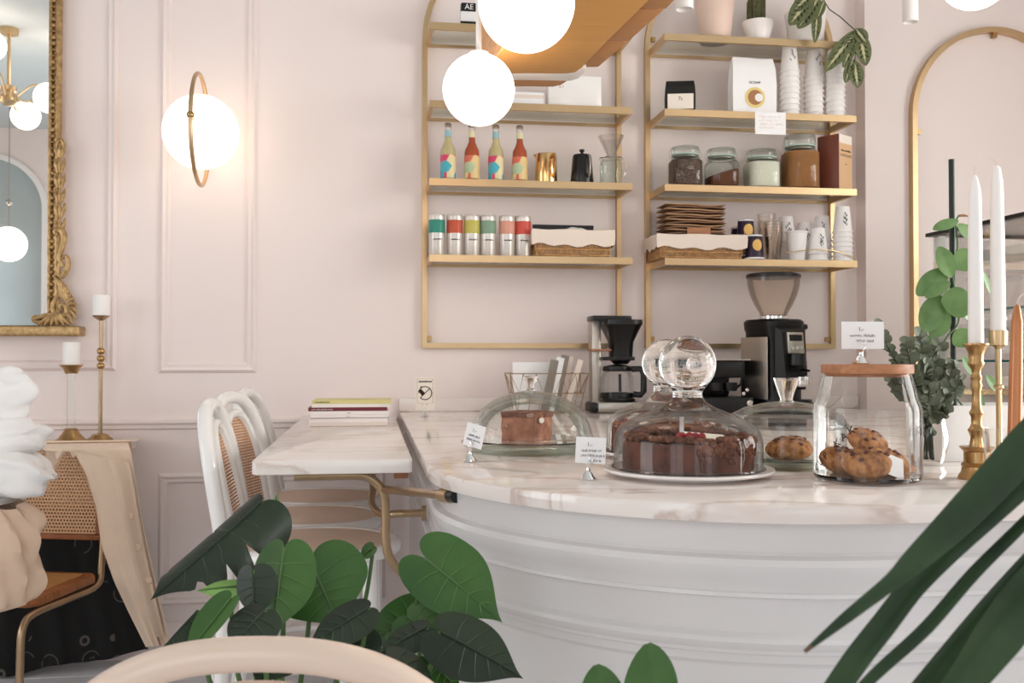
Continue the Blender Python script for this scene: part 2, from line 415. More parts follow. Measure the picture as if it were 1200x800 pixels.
# ------------------------------------------------------------------ leaves
def bez(a, b, c, d, t): return tuple(a[k] * (1 - t) ** 3 + 3 * b[k] * t * (1 - t) ** 2 + 3 * c[k] * t * t * (1 - t) + d[k] * t ** 3 for k in (0, 1))
def leaf_mesh(L, W, shape='heart', lobes=0.22, fold=0.15, droop=0.15, roll=0.0, nu=14, nv=10, thick=0.0006, notch=()):
    """half-outline from the notch round the lobe to the tip; ribs run from the midrib to that outline. fold and roll are angles"""
    mb = MB(); h = W / 2; nv2 = max(4, nv // 2)
    def edge(s):
        if shape == 'heart':
            if s < .4: return bez((0, 0), (-lobes * L * 1.1, .10 * h), (-lobes * L * .9, h), (.30 * L, h), s / .4)
            return bez((.30 * L, h), (.66 * L, h), (.80 * L, .16 * h), (L, 0), (s - .4) / .6)
        if shape == 'ellipse': return (L * s, h * max(0.0, math.sin(PI * min(1, s * .98 + .01))) ** .62)
        return (L * s, h * min(1, .35 + s * 3) * max(0, 1 - s ** 2.6))
    def pt(s, v, sg):
        o = edge(s); m = L * (s ** 1.35) if shape == 'heart' else o[0]
        for (u0, sd, dep, wid) in notch:
            if sd == sg and abs(s - u0) < wid: v = v * (1 - dep * (1 - abs(s - u0) / wid))
        x = m * (1 - v) + o[0] * v; w = o[1] * v
        if roll: th = roll * w / h; y_ = h * math.sin(th) / roll; z = -h * (1 - math.cos(th)) / roll
        else: y_ = w * math.cos(fold); z = w * math.sin(fold)
        return (x, sg * y_, z - droop * L * (x / L) ** 2)
    for sg in (-1, 1): mb.grid(lambda a, b: pt(a, b, sg), nu, nv2)
    leaf_mesh.pt = pt
    return mb.mesh('leaf', thick=thick, angle=60)
def orient(base, tip, nhint):
    base = Vector(base); tip = Vector(tip); X = (tip - base).normalized(); Z = Vector(nhint); Z = (Z - X * Z.dot(X)).normalized(); Y = Z.cross(X)
    m = Matrix((X, Y, Z)).transposed().to_4x4(); m.translation = base; return m
def leaf(name, base, tip, W, nhint, material, parent, **kw):
    base = Vector(base); tip = Vector(tip)
    o = link(name, leaf_mesh((tip - base).length, W, **kw), material, parent); o.matrix_local = orient(base, tip, nhint); return o

# ================================================================== WALL SHELVES
SZ = [2.648, 2.324, 2.001, 1.685]          # top of each shelf
SF, SB = 4.04, 4.285
def frame2d(x0, x1, z0, zs, th, y0, y1, n=28):
    r = (x1 - x0) / 2; cx = (x0 + x1) / 2
    def ring(o):
        return [(x0 + o, z0 + o), (x1 - o, z0 + o)] + [(cx + (r - o) * math.cos(a), zs + (r - o) * math.sin(a)) for a in [PI * i / n for i in range(n + 1)]]
    A = ring(0); B = ring(th); k = len(A); mb = MB()
    vs = [(x, y0, z) for x, z in A] + [(x, y0, z) for x, z in B] + [(x, y1, z) for x, z in A] + [(x, y1, z) for x, z in B]
    fs = []
    for i in range(k):
        j = (i + 1) % k
        fs += [(i, j, k + j, k + i), (2 * k + i, 3 * k + i, 3 * k + j, 2 * k + j), (i, 2 * k + i, 2 * k + j, j), (k + i, k + j, 3 * k + j, 3 * k + i)]
    return mb.add(vs, fs)
def shelf_unit(x0, x1, label):
    t = thing('arched_wall_shelf', label, 'shelf', (0, 0, 0))
    frame2d(x0, x1, 1.302, 2.655, 0.022, 4.270, 4.298).build('arched_frame', 'brass', t, angle=25)
    for z in SZ:
        a, b = x0 + 0.018, x1 - 0.012
        mb = MB()
        mb.box(a, b, SF, SF + .018, z - .029, z).box(a, b, SB - .010, SB, z - .029, z - .016)
        for q0 in (a, b - .016): mb.box(q0, q0 + .016, SF + .018, SB - .010, z - .029, z)
        s = mb.build('shelf', 'brass', t)
        MB().box(a + .016, b - .016, SF + .018, SB, z - .0085, z - .0005).build('glass_panel', 'glass_shelf', s)
    for z, x in ((1.345, x0 + .024), (2.70, x0 + .032), (1.345, x1 - .042)):
        MB().box(x, x + .018, 4.278, 4.298, z - .01, z + .01).build('bracket', 'brass_old', t)
    return t
shelf_unit(0.217, 1.108, 'arched brass shelf with soda bottles and tea tins')
shelf_unit(1.219, 2.121, 'arched brass shelf with cup stacks and preserving jars')
# third arch frame, on the projecting wall, without shelves in view
t = thing('arched_wall_frame', 'large empty arched brass frame on the projecting wall', 'frame', (0, 0, 0))
frame2d(2.452, 3.30, 1.09, 2.375, 0.024, 4.172, 4.208).build('arched_frame', 'brass', t, angle=25)
for x, z in ((2.478, 2.30), (2.866, 2.765)): MB().box(x, x + .02, 4.185, 4.208, z - .012, z + .012).build('bracket', 'brass_old', t)

def sx(px, Y=4.15, py=200): return atY(px, py, Y).x
# ---- soda bottles
def patch_mat(name, cols, scale):
    m = bpy.data.materials.new(name); m.use_nodes = True; nt = m.node_tree; b = nt.nodes['Principled BSDF']; b.inputs['Roughness'].default_value = 0.45
    tc = nt.nodes.new('ShaderNodeTexCoord'); v = nt.nodes.new('ShaderNodeTexVoronoi'); v.inputs['Scale'].default_value = scale
    nt.links.new(tc.outputs['Object'], v.inputs['Vector'])
    sp = nt.nodes.new('ShaderNodeSeparateColor'); nt.links.new(v.outputs['Color'], sp.inputs[0])
    cr = nt.nodes.new('ShaderNodeValToRGB'); cr.color_ramp.interpolation = 'CONSTANT'; e = cr.color_ramp.elements
    e[0].color = lin(cols[0]); e[1].position = 1 / len(cols); e[1].color = lin(cols[1])
    for i, c in enumerate(cols[2:]): x = e.new((i + 2) / len(cols)); x.color = lin(c)
    nt.links.new(sp.outputs[0], cr.inputs[0]); nt.links.new(cr.outputs[0], b.inputs['Base Color']); MATS[name] = m
patch_mat('label_blue', ['#3fa3b5', '#e8d9a8', '#d9486e', '#4bb0c0', '#c65fa0', '#e07a5f'], 26)
patch_mat('label_peach', ['#ead39a', '#e8c88c', '#d9715a', '#b9c7a0', '#efdcae', '#e5a87c'], 26)
mat('soda_orange', '#d2653c', 0.25, trans=0.3); mat('soda_pale', '#e9d9a4', 0.25, trans=0.3)
mat('neck_blue', '#9cc4cc', 0.4); mat('neck_cream', '#e6dcb4', 0.4); mat('cap_silver', '#b9aa9a', 0.3, 1.0)
def bottle(px, liquid, lab, neck, label):
    t = thing('soda_bottle', label, 'bottle', (sx(px, 4.12), 4.12, SZ[2] + .0005), 0, 'soda bottles on the brass shelf')
    gp = [(0, 0), (.030, 0), (.0325, .004), (.0325, .122), (.0305, .137), (.021, .155), (.0158, .170), (.0125, .225), (.0135, .228), (.0135, .236), (0, .236)]
    MB().lathe(gp, 24).build('glass_body', 'glass', t)
    MB().lathe([(0, .003), (.029, .003), (.030, .006), (.0305, .122), (.0285, .136), (.019, .154), (.0138, .170), (.0122, .190), (0, .190)], 20).build('drink', liquid, t)
    MB().shell([(.0329, .012), (.0331, .013), (.0331, .108), (.0329, .109)], 24).build('label', lab, t)
    MB().shell([(.0150, .188), (.0146, .19), (.0138, .214), (.0136, .215)], 20).build('neck_label', neck, t)
    MB().lathe([(0, .247), (.012, .247), (.0145, .243), (.016, .234), (.0, .234)], 20).build('cap', 'cap_silver', t)
bottle(525, 'soda_pale', 'label_blue', 'neck_blue', 'soda bottle with blue and pink label beside the brass post')
bottle(553, 'soda_orange', 'label_peach', 'neck_cream', 'orange soda bottle with cream label between two blue labelled bottles')
bottle(581, 'soda_pale', 'label_blue', 'neck_blue', 'soda bottle with blue and pink label between two orange bottles')
bottle(609, 'soda_orange', 'label_peach', 'neck_cream', 'orange soda bottle with cream label beside the golden pitcher')
# ---- tea tins
mat('tin_silver', '#d9d2cb', 0.35, 0.55)
TINS = [(512, '#2f8a76', 'tea tin with emerald green band'), (533, '#c4553a', 'tea tin with brick red band beside the emerald tin'), (553, '#c3ba5c', 'tea tin with yellow green band'),
        (572, '#7f9c84', 'tea tin with grey green band'), (594, '#d99a86', 'tea tin with salmon pink band'), (613, '#cc4f42', 'tea tin with red band beside the wicker basket')]
for px, c, lb in TINS:
    mat('tin' + c, c, 0.45)
    t = thing('tea_tin', lb, 'tin', (sx(px, 4.10), 4.10, SZ[3] + .0005), 0, 'tea tins in a row')
    MB().lathe([(0, 0), (.0325, 0), (.0335, .002), (.0335, .164), (0, .164)], 28).build('body', 'tin_silver', t)
    MB().shell([(.0337, .094), (.0340, .095), (.0340, .148), (.0337, .149)], 28).build('band', 'tin' + c, t)
    MB().lathe([(0, .164), (.0343, .164), (.0345, .150), (.0342, .150), (.0343, .168), (.032, .173), (0, .1735)], 28).build('lid', 'tin_silver', t)
    scribble('print', [(.0, 1.0)], .036, .010, 'ink', t, (-.018, -.0345, .066), r=.0007, seed=len(lb))
# ---- wicker baskets
def basket(loc, wx, wy, h, label, liner_drop, group='lined wicker baskets'):
    t = thing('wicker_basket', label, 'basket', loc, 0, group)
    mb = MB(); tp = 1.06
    def side(z):
        s = 1 + (tp - 1) * z / h; return wx / 2 * s, wy / 2 * s
    n = int(wx / 0.009)
    for i in range(n + 1):
        x = -wx / 2 + wx * i / n
        for sy in (-1, 1): mb.tube([(x, sy * wy / 2, .002), (x * tp, sy * wy / 2 * tp, h)], .0036, 5)
    n = int(wy / 0.009)
    for i in range(n + 1):
        y_ = -wy / 2 + wy * i / n
        for sx_ in (-1, 1): mb.tube([(sx_ * wx / 2, y_, .002), (sx_ * wx / 2 * tp, y_ * tp, h)], .0036, 5)
    for z in (.006, h * .3, h * .6, h - .004):
        a, b = side(z); mb.tube([(-a, -b - .002, z), (a, -b - .002, z), (a, b + .002, z), (-a, b + .002, z)], .0045, 6, closed=True)
    mb.box(-wx / 2, wx / 2, -wy / 2, wy / 2, .001, .006)
    mb.build('weave', 'wicker', t)
    lb = MB(); z0 = h - liner_drop; a, b = side(h)
    k = 60; per = []
    for i in range(k):
        u = i / k * 4; s = int(u); f = u - s
        c = [(-1, -1), (1, -1), (1, 1), (-1, 1)]; p, q = c[s], c[(s + 1) % 4]
        per.append((p[0] + (q[0] - p[0]) * f, p[1] + (q[1] - p[1]) * f))
    rings = [(1.035, z0, .006), (1.05, h - .01, .0), (1.04, h + .008, .0), (.98, h + .010, .0), (.94, h - .02, 0), (.90, .012, 0)]
    vs = []; fs = []
    for q, (s, z, wv) in enumerate(rings):
        for i, (x, y_) in enumerate(per):
            dz = (math.sin(i * .55) * .5 + math.sin(i * 1.3)) * wv; ex = .006 if q < 3 else 0
            vs.append((x * (a * s + ex), y_ * (b * s + ex), z + dz + .002 * math.sin(i * .8 + q)))
    for q in range(len(rings) - 1):
        for i in range(k): fs.append((q * k + i, q * k + (i + 1) % k, (q + 1) * k + (i + 1) % k, (q + 1) * k + i))
    lb.add(vs, fs).build('cloth_liner', 'linen', t, angle=60)
    return t
x0, x1 = sx(626, 4.06), sx(716, 4.06)
basket(((x0 + x1) / 2, 4.152, SZ[3] + .0005), (x1 - x0) * .94, .19, .105, 'wicker basket with pale liner beside the tea tins', .058)
t = thing('menu_folder', 'black folder standing upright in the basket beside the tea tins', 'folder', (sx(660, 4.2), 4.205, SZ[3] + .012))
MB().box(-.135, .135, -.007, -.002, 0, .142).build('front_cover', 'black', t); MB().box(-.135, .135, .002, .007, 0, .142).build('back_cover', 'black', t)
MB().box(-.132, .132, -.002, .002, .002, .139).build('pages', 'paper', t)
def crumple(name, w_, d_, h_, seed, material, parent=None, nu=18, nv=14):
    mb = MB()
    def fn(u, v):
        x = (u - .5) * 2; y_ = (v - .5) * 2; e = max(0, 1 - x * x) * max(0, 1 - y_ * y_)
        nz = noise.fractal(Vector((u * 3 + seed, v * 3, seed)), 1, 2, 3)
        return (x * w_ / 2 * (1 + .08 * nz), y_ * d_ / 2 * (1 + .08 * nz), h_ * (e ** .5) * (1 + .35 * nz))
    mb.grid(fn, nu, nv); return mb.build(name, material, parent, thick=.002, angle=50)
o = crumple('napkin', .13, .10, .022, 3.1, 'white_cloth'); o.location = (sx(672, 4.14), 4.135, SZ[3] + .108); tag(o, 'crumpled white napkin lying in the basket beside the tea tins', 'napkin')
x0, x1 = sx(772, 4.05), sx(872, 4.05)
BXC = (x0 + x1) / 2
basket((BXC, 4.152, SZ[3] + .0005), (x1 - x0) * .93, .19, .095, 'wicker basket with pale liner under the kraft paper bags', .052)
# kraft paper bags stacked in that basket
mat('kraft', '#b58d68', 0.75, noise_amt=0.35, noise_scale=20); mat('kraft_dark', '#86614a', 0.75, noise_amt=0.3, noise_scale=20)
def kraft_mesh(seed):
    mb = MB(); rnd = random.Random(seed); ph = rnd.uniform(0, 6)
    prof = []
    for i in range(13):
        u = i / 12; x = -.135 + .27 * u; z = .0025 * math.sin(u * 5 + ph) + .0015 * math.sin(u * 11 + ph * 2); hgt = .0052 * (1 - (2 * u - 1) ** 8 * .6)
        prof.append((x, z, hgt))
    vs = []; n = len(prof)
    for y_ in (-.07, .07):
        vs += [(x, y_, z) for x, z, h in prof] + [(x, y_, z + h) for x, z, h in prof]
    fs = []
    for i in range(n - 1):
        fs += [(i, i + 1, n + i + 1, n + i), (2 * n + i, 3 * n + i, 3 * n + i + 1, 2 * n + i + 1), (n + i, n + i + 1, 3 * n + i + 1, 3 * n + i), (i, 2 * n + i, 2 * n + i + 1, i + 1)]
    fs += [(0, n, 3 * n, 2 * n), (n - 1, 3 * n - 1, 4 * n - 1, 2 * n - 1)]
    return mb.add(vs, fs).mesh('kraft_bag')
km = [kraft_mesh(s) for s in range(4)]
rnd = random.Random(4)
for i in range(20):
    o = bpy.data.objects.new('kraft_bag', km[i % 4]); COL.objects.link(o)
    if not km[i % 4].materials: km[i % 4].materials.append(MATS['kraft' if i % 2 else 'kraft_dark'])
    o.location = (sx(808, 4.16) + rnd.uniform(-.006, .006), 4.155 + rnd.uniform(-.004, .004), SZ[3] + .024 + i * .0112)
    tag(o, 'flat brown kraft paper bag in the stack above the lined basket', 'paper bag', 'stacked kraft paper bags')
o = MB().box(-.052, .052, -.0015, .0015, -.012, .018).build('tan_card', 'kraft'); o.location = (sx(820, 4.06), 4.074, SZ[3] + .118); o.data.materials[0] = MATS['wood_lid']; tag(o, 'tan card band at the foot of the kraft bag stack', 'card')
# ---- golden pitcher, black jug, glass dripper
t = thing('milk_pitcher', 'shiny golden milk pitcher on the shelf', 'pitcher', (sx(640, 4.13), 4.13, SZ[2] + .0005))
n = 16; MB().lathe([(0, 0), (.049, 0), (.050, .003), (.044, .128), (.0435, .13), (.041, .128), (.046, .006), (0, .006)], 32).build('body', 'gold', t)
MB().tube([(.020, -.042, .115), (.023, -.062, .118), (.026, -.070, .10), (.026, -.068, .06), (.024, -.056, .035), (.022, -.044, .03)], .0065, 8, flat=(1.6, .8)).build('handle', 'gold', t)
MB().tube([(-.03, .03, .122), (-.04, .04, .131), (-.045, .045, .136)], [.012, .008, .004], 8).build('spout', 'gold', t)
t = thing('coffee_jug', 'black lidded coffee jug between golden pitcher and glass dripper', 'jug', (sx(682, 4.13), 4.13, SZ[2] + .0005))
MB().lathe([(0, 0), (.050, 0), (.051, .003), (.041, .122), (.040, .125), (0, .125)], 32).build('body', 'black', t)
k = MB().lathe([(0, .125), (.040, .125), (.038, .131), (.012, .135), (.006, .138), (.006, .143), (.011, .147), (.011, .155), (0, .156)], 24).build('lid', 'black', t)
MB().tube([(.016, -.040, .118), (.018, -.062, .116), (.020, -.068, .09), (.020, -.064, .045), (.018, -.048, .03)], .006, 8, flat=(1.7, .7)).build('handle', 'steel', t)
thin_glass('frost', '#f4f2f0', 0.5, 0.16, 0.3)
t = thing('coffee_server', 'clear glass coffee server with a dripper cone on top', 'coffee dripper', (sx(716, 4.13), 4.13, SZ[2] + .0005))
MB().shell([(0, .002), (.046, .002), (.048, .006), (.048, .09), (.044, .112), (.040, .118)], 32).build('server', 'glass_green', t)
d = MB().shell([(.014, .120), (.018, .135), (.056, .215), (.057, .216)], 32).build('dripper', 'frost', t)
MB().lathe([(.013, .118), (.050, .116), (.052, .119), (.050, .122), (.014, .123)], 32).build('dripper_flange', 'glass_solid', d)
MB().tube([(.047, 0, .10), (.066, 0, .10), (.07, 0, .07), (.062, 0, .04), (.048, 0, .04)], .004, 8).build('handle', 'glass_solid', t)
# ---- boxes on upper shelf
def cuboid(name, px0, px1, zt, hgt, Y, dp, material, label, cat, bevel=.003):
    a, b = sx(px0, Y), sx(px1, Y); t = thing(name, label, cat, ((a + b) / 2, Y, zt + .0005)); wdt = b - a
    MB().box(-wdt / 2, wdt / 2, 0, dp, 0, hgt).build('carton', material, t, bevel=bevel); return t, wdt
t, wd = cuboid('gift_box', 643, 705, SZ[1], .135, 4.075, .07, 'white_gloss', 'glossy white carton with spaced lettering under the wooden hood', 'box')
text('print', 'K I', .016, 'kraft', t, (-.06, -.0005, .085))
t, wd = cuboid('small_carton', 600, 638, SZ[1], .062, 4.09, .08, 'paper', 'low white carton beside the glossy white carton', 'box')
MB().box(-wd / 2, wd / 2, -.001, .001, .035, .05).build('band', 'linen', t)
t = thing('coffee_pack', 'small black and white coffee pack on the top shelf', 'coffee pack', (sx(549, 4.12), 4.12, SZ[0] + .0005))
MB().box(-.036, .036, -.02, .02, 0, .03).build('base_block', 'black', t, bevel=.003)
MB().box(-.035, .035, -.021, .021, .03, .072).build('label', 'paper', t, bevel=.002)
MB().prism([(-.034, -.02), (.034, -.02), (.034, .02), (-.034, .02)], .072, .11).build('bag_top', 'black', t, bevel=.006)
text('print', 'AE', .032, 'paper', t, (0, -.0215, .09))
# ---- right unit, shelf 1: coffee bags, cup stacks, note
t = thing('coffee_bag', 'black coffee bag with a cream label', 'coffee bag', (sx(797, 4.10), 4.10, SZ[1] + .0005), math.radians(-14))
def bagfn(wx, wy, h):
    mb = MB(); ring = [(-1, -1), (-.35, -1), (.35, -1), (1, -1), (.92, 0), (1, 1), (.35, 1), (-.35, 1), (-1, 1), (-.92, 0)]
    lv = [(0, 1, 1), (.08, 1.02, 1.0), (.5, 1.03, 1.02), (.8, 1.0, .85), (.93, .97, .45), (1.0, .95, .2)]
    vs = []; fs = []; k = len(ring)
    for z, s, d in lv:
        for i, (x, y_) in enumerate(ring): vs.append((x * wx / 2 * s, y_ * wy / 2 * d, z * h + .002 * math.sin(i * 2 + z * 7)))
    for q in range(len(lv) - 1):
        for i in range(k): fs.append((q * k + i, q * k + (i + 1) % k, (q + 1) * k + (i + 1) % k, (q + 1) * k + i))
    fs += [tuple(range(k - 1, -1, -1)), tuple((len(lv) - 1) * k + i for i in range(k))]
    return mb.add(vs, fs)
bagfn(.125, .075, .135).build('bag', 'black_matte', t, angle=30)
MB().box(-.055, .055, -.041, -.0385, .006, .072).build('label', 'cream', t); text('print', '7c', .022, 'ink_dark', t, (0, -.0415, .05))
t = thing('coffee_bag', 'large white coffee bag printed with a golden ring', 'coffee bag', (sx(884.5, 4.075), 4.10, SZ[1] + .0005))
bagfn(.195, .06, .25).build('bag', 'paper', t, angle=30)
text('print', 'SCOMP', .016, 'ink_dark', t, (0, -.0315, .135))
def disc(r, n=32): return [(r * math.cos(2 * PI * i / n), r * math.sin(2 * PI * i / n)) for i in range(n)]
mat('ring_gold', '#e6cf86', 0.6); mat('disc_copper', '#a8744c', 0.5)
for nm, r, m_, d_, cx in (('ring_print', .045, 'ring_gold', .0325, 0), ('disc_print', .033, 'disc_copper', .0332, 0), ('spot_print', .018, 'white_paint', .034, .017)):
    o = MB().prism(disc(r), 0, .0005).build(nm, m_, t); o.location = (cx, -d_ + .0006, .07); o.rotation_euler = (PI / 2, 0, 0)
a, b = sx(885, SF), sx(921, SF)
t = thing('shelf_note', 'white handwritten note stuck on the brass shelf edge', 'note', ((a + b) / 2, SF - .0006, SZ[1] - .10 + .004))
MB().box(-(b - a) / 2, (b - a) / 2, -.0006, 0, 0, .098).build('sheet', 'paper', t)
scribble('writing', [(.1, .8), (.1, .7), (.15, .9), (.1, .6)], b - a, .016, 'linen', t, (-(b - a) / 2, -.0008, .075), seed=5)
# paper cups
def cup_mesh(r0, r1, h): return MB().lathe([(0, h), (r1 * .97, h), (r1, h - .003), (r0, .004), (r0 + .0035, .003), (r0 + .004, .0), (r0 + .0035, -.0028), (r0 - .001, -.003), (r1 - .003, h - .008), (0, h - .008)], 28).mesh('paper_cup')
CUP = cup_mesh(.041, .030, .112); CUP.materials.append(MATS['cup_paper'])
def twig(parent, r, h, seed, a=0.0):
    mb = MB(); rnd = random.Random(seed)
    for q in range(5):
        z = h * (.35 + .09 * q); an = -PI / 2 + a + rnd.uniform(-.25, .25)
        rr = r; p = (math.cos(an) * rr, math.sin(an) * rr, z)
        an2 = an + (.18 if q % 2 else -.18); p2 = (math.cos(an2) * (rr - .0008), math.sin(an2) * (rr - .0008), z + .014)
        mb.tube([p, ((p[0] + p2[0]) / 2 * 1.01, (p[1] + p2[1]) / 2 * 1.01, z + .008), p2], [.0006, .0022, .0004], 5)
    return mb.build('twig_print', 'ink', parent)
def cup_stack(px, n, Y, z, dz, label, group, seed=1, py=200):
    X = sx(px, Y)
    for i in range(n):
        o = bpy.data.objects.new('paper_cup', CUP); COL.objects.link(o); o.location = (X + random.uniform(-.0008, .0008), Y, z + .004 + i * dz)
        tag(o, label + (', the topmost one' if i == n - 1 else ''), 'paper cup', group)
        if i == n - 1: twig(o, .0372, .112, seed, -.2 + .2 * seed)
cup_stack(926, 9, 4.11, SZ[1], .0245, 'white paper cup upside down in stack beside the ring printed bag', 'upside-down cups stacked beside the ring printed bag', 1)
cup_stack(954, 9, 4.13, SZ[1], .0235, 'white paper cup upside down in the middle stack', 'upside-down cups in the middle stack', 2)
cup_stack(979, 9, 4.11, SZ[1], .024, 'white paper cup upside down in stack under the trailing leaves', 'upside-down cups stacked under the trailing leaves', 3)
# ---- right unit, shelf 2: preserving jars
def sq(n, r, p=4.0):
    out = []
    for i in range(n):
        a = 2 * PI * i / n; c, s = math.cos(a), math.sin(a)
        k = r / ((abs(c) ** p + abs(s) ** p) ** (1 / p)); out.append((c * k, s * k))
    return out
def sqloft(lv, n=36, caps=True):
    mb = MB(); vs = []; fs = []
    for r, z, p in lv: vs += [(x, y_, z) for x, y_ in sq(n, r, p)]
    for q in range(len(lv) - 1):
        for i in range(n): fs.append((q * n + i, q * n + (i + 1) % n, (q + 1) * n + (i + 1) % n, (q + 1) * n + i))
    if caps: fs += [tuple(range(n - 1, -1, -1)), tuple((len(lv) - 1) * n + i for i in range(n))]
    return mb.add(vs, fs)
mat('beans', '#3b241a', 0.5, col2='#7a5a48', noise_amt=1, noise_scale=120, bump=1, bump_scale=150)
mat('cocoa', '#6b3a20', 0.9, noise_amt=.3, noise_scale=60); mat('sugar', '#efe9da', 0.8, bump=1, bump_scale=120, noise_amt=.15, noise_scale=90)
mat('brown_sugar', '#a8703f', 0.9, noise_amt=.35, noise_scale=30); mat('rubber', '#b9cfc4', 0.5)
def jar(px, r, h, fill, fmat, label, slope=0):
    t = thing('preserving_jar', label, 'jar', (sx(px, 4.12), 4.12, SZ[2] + .0005), 0, 'preserving jars on the brass shelf')
    hb = h * .70
    MB_ = sqloft([(r * .94, 0, 4), (r, .006, 4), (r, hb * .86, 4), (r * .93, hb * .97, 3), (r * .80, hb * 1.05, 2), (r * .80, hb * 1.12, 2)], caps=False); MB_.build('glass_body', 'glass_jar', t)
    lv = []
    f = sqloft([(r * .88, .004, 4), (r * .95, .008, 4), (r * .95, hb * fill, 4), (r * .90, hb * fill + .004, 3)])
    f.v = [(x, y_, z + (slope * x if z > hb * fill * .8 else 0)) for x, y_, z in f.v]
    f.build('contents', fmat, t)
    z1 = hb * 1.12
    MB().lathe([(r * .78, z1), (r * .88, z1 + .001), (r * .89, z1 + .006), (r * .78, z1 + .007)], 28).build('rubber_seal', 'rubber', t)
    l = MB().lathe([(0, z1 + .008), (r * .88, z1 + .008), (r * .90, z1 + .012), (r * .90, h - .006), (r * .86, h), (r * .5, h - .002), (0, h - .004)], 28).build('lid', 'glass_jar', t)
    c = MB(); zz = z1 + .003
    c.tube([(r * .9 * math.cos(a), r * .9 * math.sin(a), hb * 1.06) for a in [2 * PI * i / 24 for i in range(24)]], .0017, 6, closed=True)
    for s in (-1, 1): c.tube([(s * r * .9, 0, hb * 1.06), (s * (r * 1.02), 0, hb * 1.0), (s * r * 1.06, 0, zz + .004), (s * r * .96, 0, h - .008), (s * r * .6, 0, h + .001)], .0017, 6)
    c.build('wire_clip', 'steel', t)
jar(803, .068, .175, .92, 'beans', 'glass preserving jar full of coffee beans')
jar(845.5, .068, .172, .52, 'cocoa', 'glass preserving jar half full of cocoa powder', .30)
jar(892.5, .071, .172, .93, 'sugar', 'glass preserving jar full of white sugar cubes')
jar(937.5, .075, .242, .96, 'brown_sugar', 'tall glass preserving jar full of brown sugar')
t = thing('chocolate_carton', 'red brown drinking chocolate carton with cream label', 'carton', (sx(977, 4.12) + .006, 4.125, SZ[2] + .0005), math.radians(33))
mat('carton_red', '#7d4434', 0.5)
MB().box(-.054, .054, -.054, .054, 0, .246).build('box', 'carton_red', t, bevel=.006)
MB().box(-.052, .052, -.0555, -.0535, .003, .243).build('label_panel', 'cream', t)
mat('panel_orange', '#e0b78c', .5); MB().box(-.052, .052, -.0562, -.0555, .003, .205).build('lower_panel', 'panel_orange', t)
scribble('print', [(.05, .95)], .09, .014, 'ink_dark', t, (-.045, -.0566, .172), r=.0008, seed=8); text('print', 'CHOCOLATE', .0155, 'ink_dark', t, (0, -.0566, .152)); text('print', '~', .03, 'ink_dark', t, (0, -.0566, .115))
# ---- right unit, shelf 3: printed cups, clear cups, paper cups
mat('purple', '#2e1c34', 0.45); mat('disc_yellow', '#e6b866', 0.5)
PCUP = MB().lathe([(0, .0), (.030, 0), (.031, .004), (.041, .118), (.044, .121), (.0415, .124), (.039, .121), (.028, .006), (0, .006)], 26).mesh('printed_cup')
def purple_cup(px, Y, z, label, flip=True):
    t = thing('printed_cup', label, 'paper cup', (sx(px, Y), Y, z), 0, 'dark purple printed cups')
    m_ = MB(); h = .105
    m_.lathe([(0, h), (.033, h), (.034, h - .003), (.040, .004), (.044, .003), (.044, -.001), (.039, -.001), (.031, h - .006), (0, h - .006)], 26).build('cup_wall', 'purple', t)
    MB().lathe([(.0335, h - .001), (.0352, h - .002), (.0352, h - .007), (.034, h - .008)], 26).build('base_rim', 'paper', t)
    MB().lathe([(.039, .006), (.0447, .005), (.0447, -.002), (.039, -.002)], 26).build('mouth_rim', 'paper', t)
    vs = []; fs = []; mb = MB()
    for i in range(25):
        a = 2 * PI * i / 24; ux, uz = math.cos(a) * .022, math.sin(a) * .025 + .058; rr = .0417 - (uz) * .055
        an = -PI / 2 + ux / rr; vs.append((math.cos(an) * rr, math.sin(an) * rr, uz))
    c0 = (0, -(.0417 - .058 * .055) - .0006, .058)
    mb.add([c0] + vs, [(0, i, i + 1) for i in range(1, 25)]); mb.build('yellow_disc', 'disc_yellow', t)
purple_cup(866, 4.19, SZ[3] + .052, 'purple cup with yellow disc stacked behind the basket corner')
purple_cup(866, 4.19, SZ[3] + .028, 'lower purple cup nested under the stack behind the basket')
purple_cup(866, 4.19, SZ[3] + .004, 'bottom purple cup of the stack behind the basket')
purple_cup(873.5, 4.13, SZ[3] + .078, 'purple cup with yellow disc atop the nested pair')
purple_cup(873.5, 4.13, SZ[3] + .052, 'second purple cup in the taller nested stack')
purple_cup(883.5, 4.075, SZ[3] + .004, 'single purple cup with yellow disc at the shelf edge')
CLR = MB().lathe([(0, 0), (.028, 0), (.030, .003), (.040, .11), (.043, .112), (.042, .115), (.038, .112), (.027, .005), (0, .005)], 26).mesh('clear_cup'); CLR.materials.append(MATS['plastic_clear'])
for i in range(5):
    o = bpy.data.objects.new('clear_cup', CLR); COL.objects.link(o); o.location = (sx(906, 4.075), 4.075, SZ[3] + .001 + .013 * i)
    tag(o, 'clear plastic cup nested in the stack beside the purple cup', 'plastic cup', 'clear cups beside the purple cup')
for i in range(4):
    o = bpy.data.objects.new('clear_cup', CLR); COL.objects.link(o); o.location = (sx(898, 4.18), 4.18, SZ[3] + .06 + .02 * i if i else SZ[3] + .001)
    o.location.z = SZ[3] + .001 + .034 * i
    tag(o, 'clear plastic cup in the loose tall stack at the back', 'plastic cup', 'clear cups in the tall back stack')
def loose_cup(px, Y, z, label, up=False, s=1.0, seed=1):
    o = bpy.data.objects.new('paper_cup', CUP); COL.objects.link(o); X = sx(px, Y); o.scale = (s, s, s)
    if up: o.rotation_euler = (PI, 0, 0); o.location = (X, Y, z + .112 * s)
    else: o.location = (X, Y, z + .004)
    tag(o, label, 'paper cup', 'loose paper cups on the lowest shelf')
    if not up: twig(o, .0375, .1, seed, -.1)
    return o
